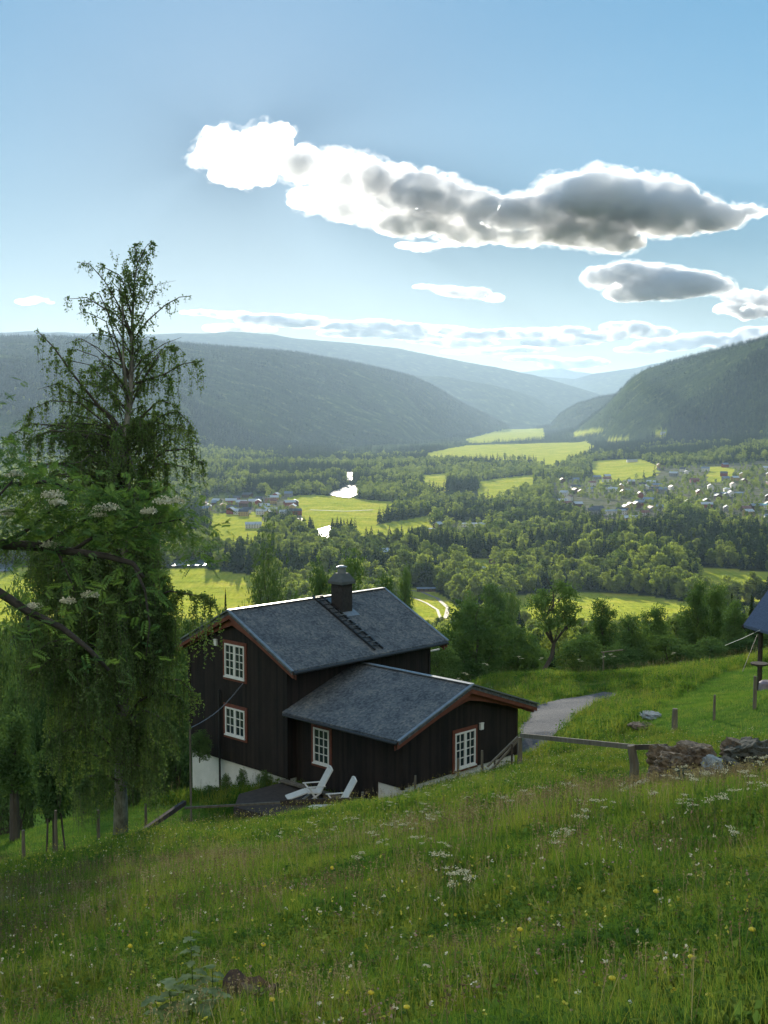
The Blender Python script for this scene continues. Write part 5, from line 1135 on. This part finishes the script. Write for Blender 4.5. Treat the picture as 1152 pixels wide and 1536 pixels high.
spots = [(740,1205),(720,1222),(640,1228),(612,1240),(655,1245),(590,1265),(560,1285),(670,1190),(700,1210),(760,1240),(1040,1218),(1060,1205),(1085,1195),(1130,1170),(1140,1182),(1120,1215),(1010,1205),(980,1230),(870,1235),(900,1260),(930,1210),(700,1380),(690,1360),(665,1345),(680,1395),(1145,1230),(820,1215),(790,1225),(1035,1245),(1070,1262),(500,1260),(530,1250),(470,1250),(850,1290),(1100,1300),(420,1270),(610,1205),(585,1222),(1090,1238),(1010,1178),(1020,1188),(1142,1165)]
for k in range(14): spots.append((rr.uniform(520, 1150), rr.uniform(1190, 1330)))
for k, (a, b) in enumerate(spots):
    p = on_meadow(a, b+14); s_ = rr.uniform(.6, .85); st_, hd_ = UM[k % 3]
    o = tag(link('cow_parsley', st_, loc=p, rot=(0, 0, rr.uniform(0, 6)), scale=(s_*1.1, s_*1.1, s_)), ('large ' if s_ > .73 else 'small ')+'creamy umbel flower in the meadow grass '+('under the rock heap' if a > 960 else 'in front of the thick leaning post' if a > 860 else 'below the long rail' if a > 770 else 'before the annexe gable window' if a > 660 else 'before the annexe corner' if a > 570 else 'below the deck chairs'), 'wildflower', 'white umbel flowers of the meadow'); link('flower_head', hd_, o)
for a, b in ((905,998),(918,1000),(730,1012),(780,1020),(700,1018),(812,1015),(870,1012),(1010,1003),(690,1022)):
    q = ray(a, b, 78); p = Vector((q.x, q.y, H1(q.x, q.y))); s_ = rr.uniform(1.5, 2); st_, hd_ = UM[a % 3]; o = tag(link('cow_parsley', st_, loc=p, scale=(s_, s_, s_)), 'large white umbel flower on the grassy bank beyond the drive', 'wildflower', 'white umbels on the bank beyond the drive'); link('flower_head', hd_, o)
gl_ = MB(); gl_.tube([(0,0,-.05), (.01,0,.2), (0,.005,.4)], [.004, .0035, .003], 6, cap=False); gst = gl_.mesh('stem', m_stalk)
bm = bmesh.new()
for k in range(12):
    a0 = k*2.4; lay = k/12; bmesh.ops.create_icosphere(bm, subdivisions=1, radius=1, matrix=Matrix.Translation((.012*math.cos(a0)*(1-lay*.4), .012*math.sin(a0)*(1-lay*.4), .415+.008*lay)) @ Matrix.Rotation(a0, 4, 'Z') @ Matrix.Diagonal((.011, .014, .016, 1)))
gme = bpy.data.meshes.new('flower_head'); bm.to_mesh(gme); bm.free(); gme.materials.append(m_yellow)
for a, b, l in ((1037,1436,'largest round yellow globeflower low in the meadow at the right'), (984,1338,'yellow globeflower up from the largest one'), (918,1468,'yellow globeflower lowest of the right-hand three'), (1064,1494,'small yellow globeflower near the bottom right'), (610,1515,'yellow globeflower at the bottom edge of the meadow'), (498,1303,'yellow globeflower beneath the deck chairs'), (408,1500,'yellow globeflower by the dark tree stump'),
  (195,1420,'orange-yellow flower left of the stump'), (395,1418,'small yellow globeflower above the stump'), (556,1490,'small yellow globeflower in the middle of the bottom edge'), (780,1395,'small yellow globeflower under the middle of the meadow'), (1128,1395,'small yellow globeflower close to the right frame side')):
    p = on_meadow(a, min(1560, b+60*1)); d = p.y; tgt = ray(a, b, d); h = tgt.z-p.z; s_ = max(.5, min(1.6, h/.41)); o = tag(link('globeflower', gst, loc=(tgt.x, tgt.y, p.z), scale=(1, 1, s_)), l, 'wildflower', 'yellow globeflowers of the meadow'); hd_ = link('flower_head', gme, o)
fl = []
for sd, mm_, cnt, nm, sz in ((1, m_small, 3600, 'small yellow buttercup blooms scattered through the meadow', .02), (2, m_dusty, 1500, 'dusty pink sorrel heads scattered through the meadow', .02), (3, m_umbel, 2600, 'tiny white blooms scattered through the meadow', .019)):
    x, y = sector(cnt/640, 6, 44); z = height(x, y); k = (fbm(x, y, 5, 60+sd, 2) > -.05) & ~cover(x, y, z, LAWNS, 0) & ~blocked(x, y); x, y, z = x[k], y[k], z[k]+rng.uniform(.22, .52, k.sum()); C = np.stack([x, y, z], 1)
    C = np.repeat(C, 4, 0)+rng.normal(size=(len(C)*4, 3))*np.array([.008, .008, .008 if sd != 2 else .05]); V, Fq = quads(C, sz, rng, flat=.3, asp=1.1); tag(link('meadow_blooms', np_mesh('meadow_blooms', V, Fq, mm_)), nm, kind='stuff')
# stump, dark holes of bare earth and the pale thistle
m_earth = simple('dark_earth', (.05,.03,.02), (.14,.085,.05), scale=5, rough=1)
def stump(px, py, r, h, label):
    p = on_meadow(px, py); mb = MB(); n = 22; rr_ = random.Random(px); rad = [r*(1+.16*math.sin(3*k*.285+px)+rr_.uniform(-.08, .08)) for k in range(n)]
    low = [(math.cos(2*math.pi*k/n)*rad[k]*1.25, math.sin(2*math.pi*k/n)*rad[k]*1.25, -.3) for k in range(n)]; top = [(math.cos(2*math.pi*k/n)*rad[k], math.sin(2*math.pi*k/n)*rad[k], h+rr_.uniform(-.04, .05)) for k in range(n)]
    inn = [(x*.55, y*.55, z-.05) for x, y, z in top]; mb.add(low+top+inn, [(k, (k+1) % n, n+(k+1) % n, n+k) for k in range(n)]+[(n+k, n+(k+1) % n, 2*n+(k+1) % n, 2*n+k) for k in range(n)]+[tuple(range(2*n, 3*n))])
    return tag(mb.build('tree_stump', m_earth, loc=p), label, 'stump')
stump(372, 1510, .2, .16, 'dark brown rotten stump near the bottom of the meadow'); stump(410, 1335, .2, .2, 'small dark stump in the grass below the deck'); stump(436, 1330, .14, .18, 'smaller dark stump right beside the one below the deck')
m_thistle = leafy('thistle_leaves', (.12,.17,.07), (.3,.36,.2), 8, .3, 0)
p = on_meadow(290, 1560); th = tag(empty('thistle', p), 'tall pale leafy thistle-like weed in the lower left meadow', 'plant'); tb = MB(); lv = MB()
HT = ray(281, 1395, p.y).z-p.z
for sx, sy, hh in ((0, 0, HT), (.12, .05, HT*.62), (-.14, .02, HT*.55), (.05, -.08, HT*.5), (-.22, .05, HT*.35)):
    tb.tube([(sx, sy, -.05), (sx*1.1, sy, hh*.5), (sx*1.2-.01, sy, hh)], [.006, .005, .003], 6)
    nL = int(hh/.035)
    for k in range(nL):
        z = .06+hh*.95*k/nL; a0 = k*2.4+sx*20; L = .17*(1-.7*z/HT)*rr.uniform(.7, 1.2)+.015; ax = Vector((math.cos(a0), math.sin(a0), .25)); sd = Vector((-math.sin(a0), math.cos(a0), 0)); o_ = Vector((sx*1.1, sy, z)); e = [o_]
        ring = []; 
        for j in range(7): t_ = j/6; wv = (.5*L*math.sin(math.pi*min(.98, t_*.9+.08)))*(1 if j % 2 else .5); ring.append((o_+ax*L*t_-Vector((0, 0, L*.5*t_*t_)), sd*wv))
        vv = [q+s_ for q, s_ in ring]+[q-s_ for q, s_ in ring]; lv.add(vv, [(j, j+1, j+8, j+7) for j in range(6)])
tb.build('stem', m_stalk, th); lv.build('leaves', m_thistle, th)
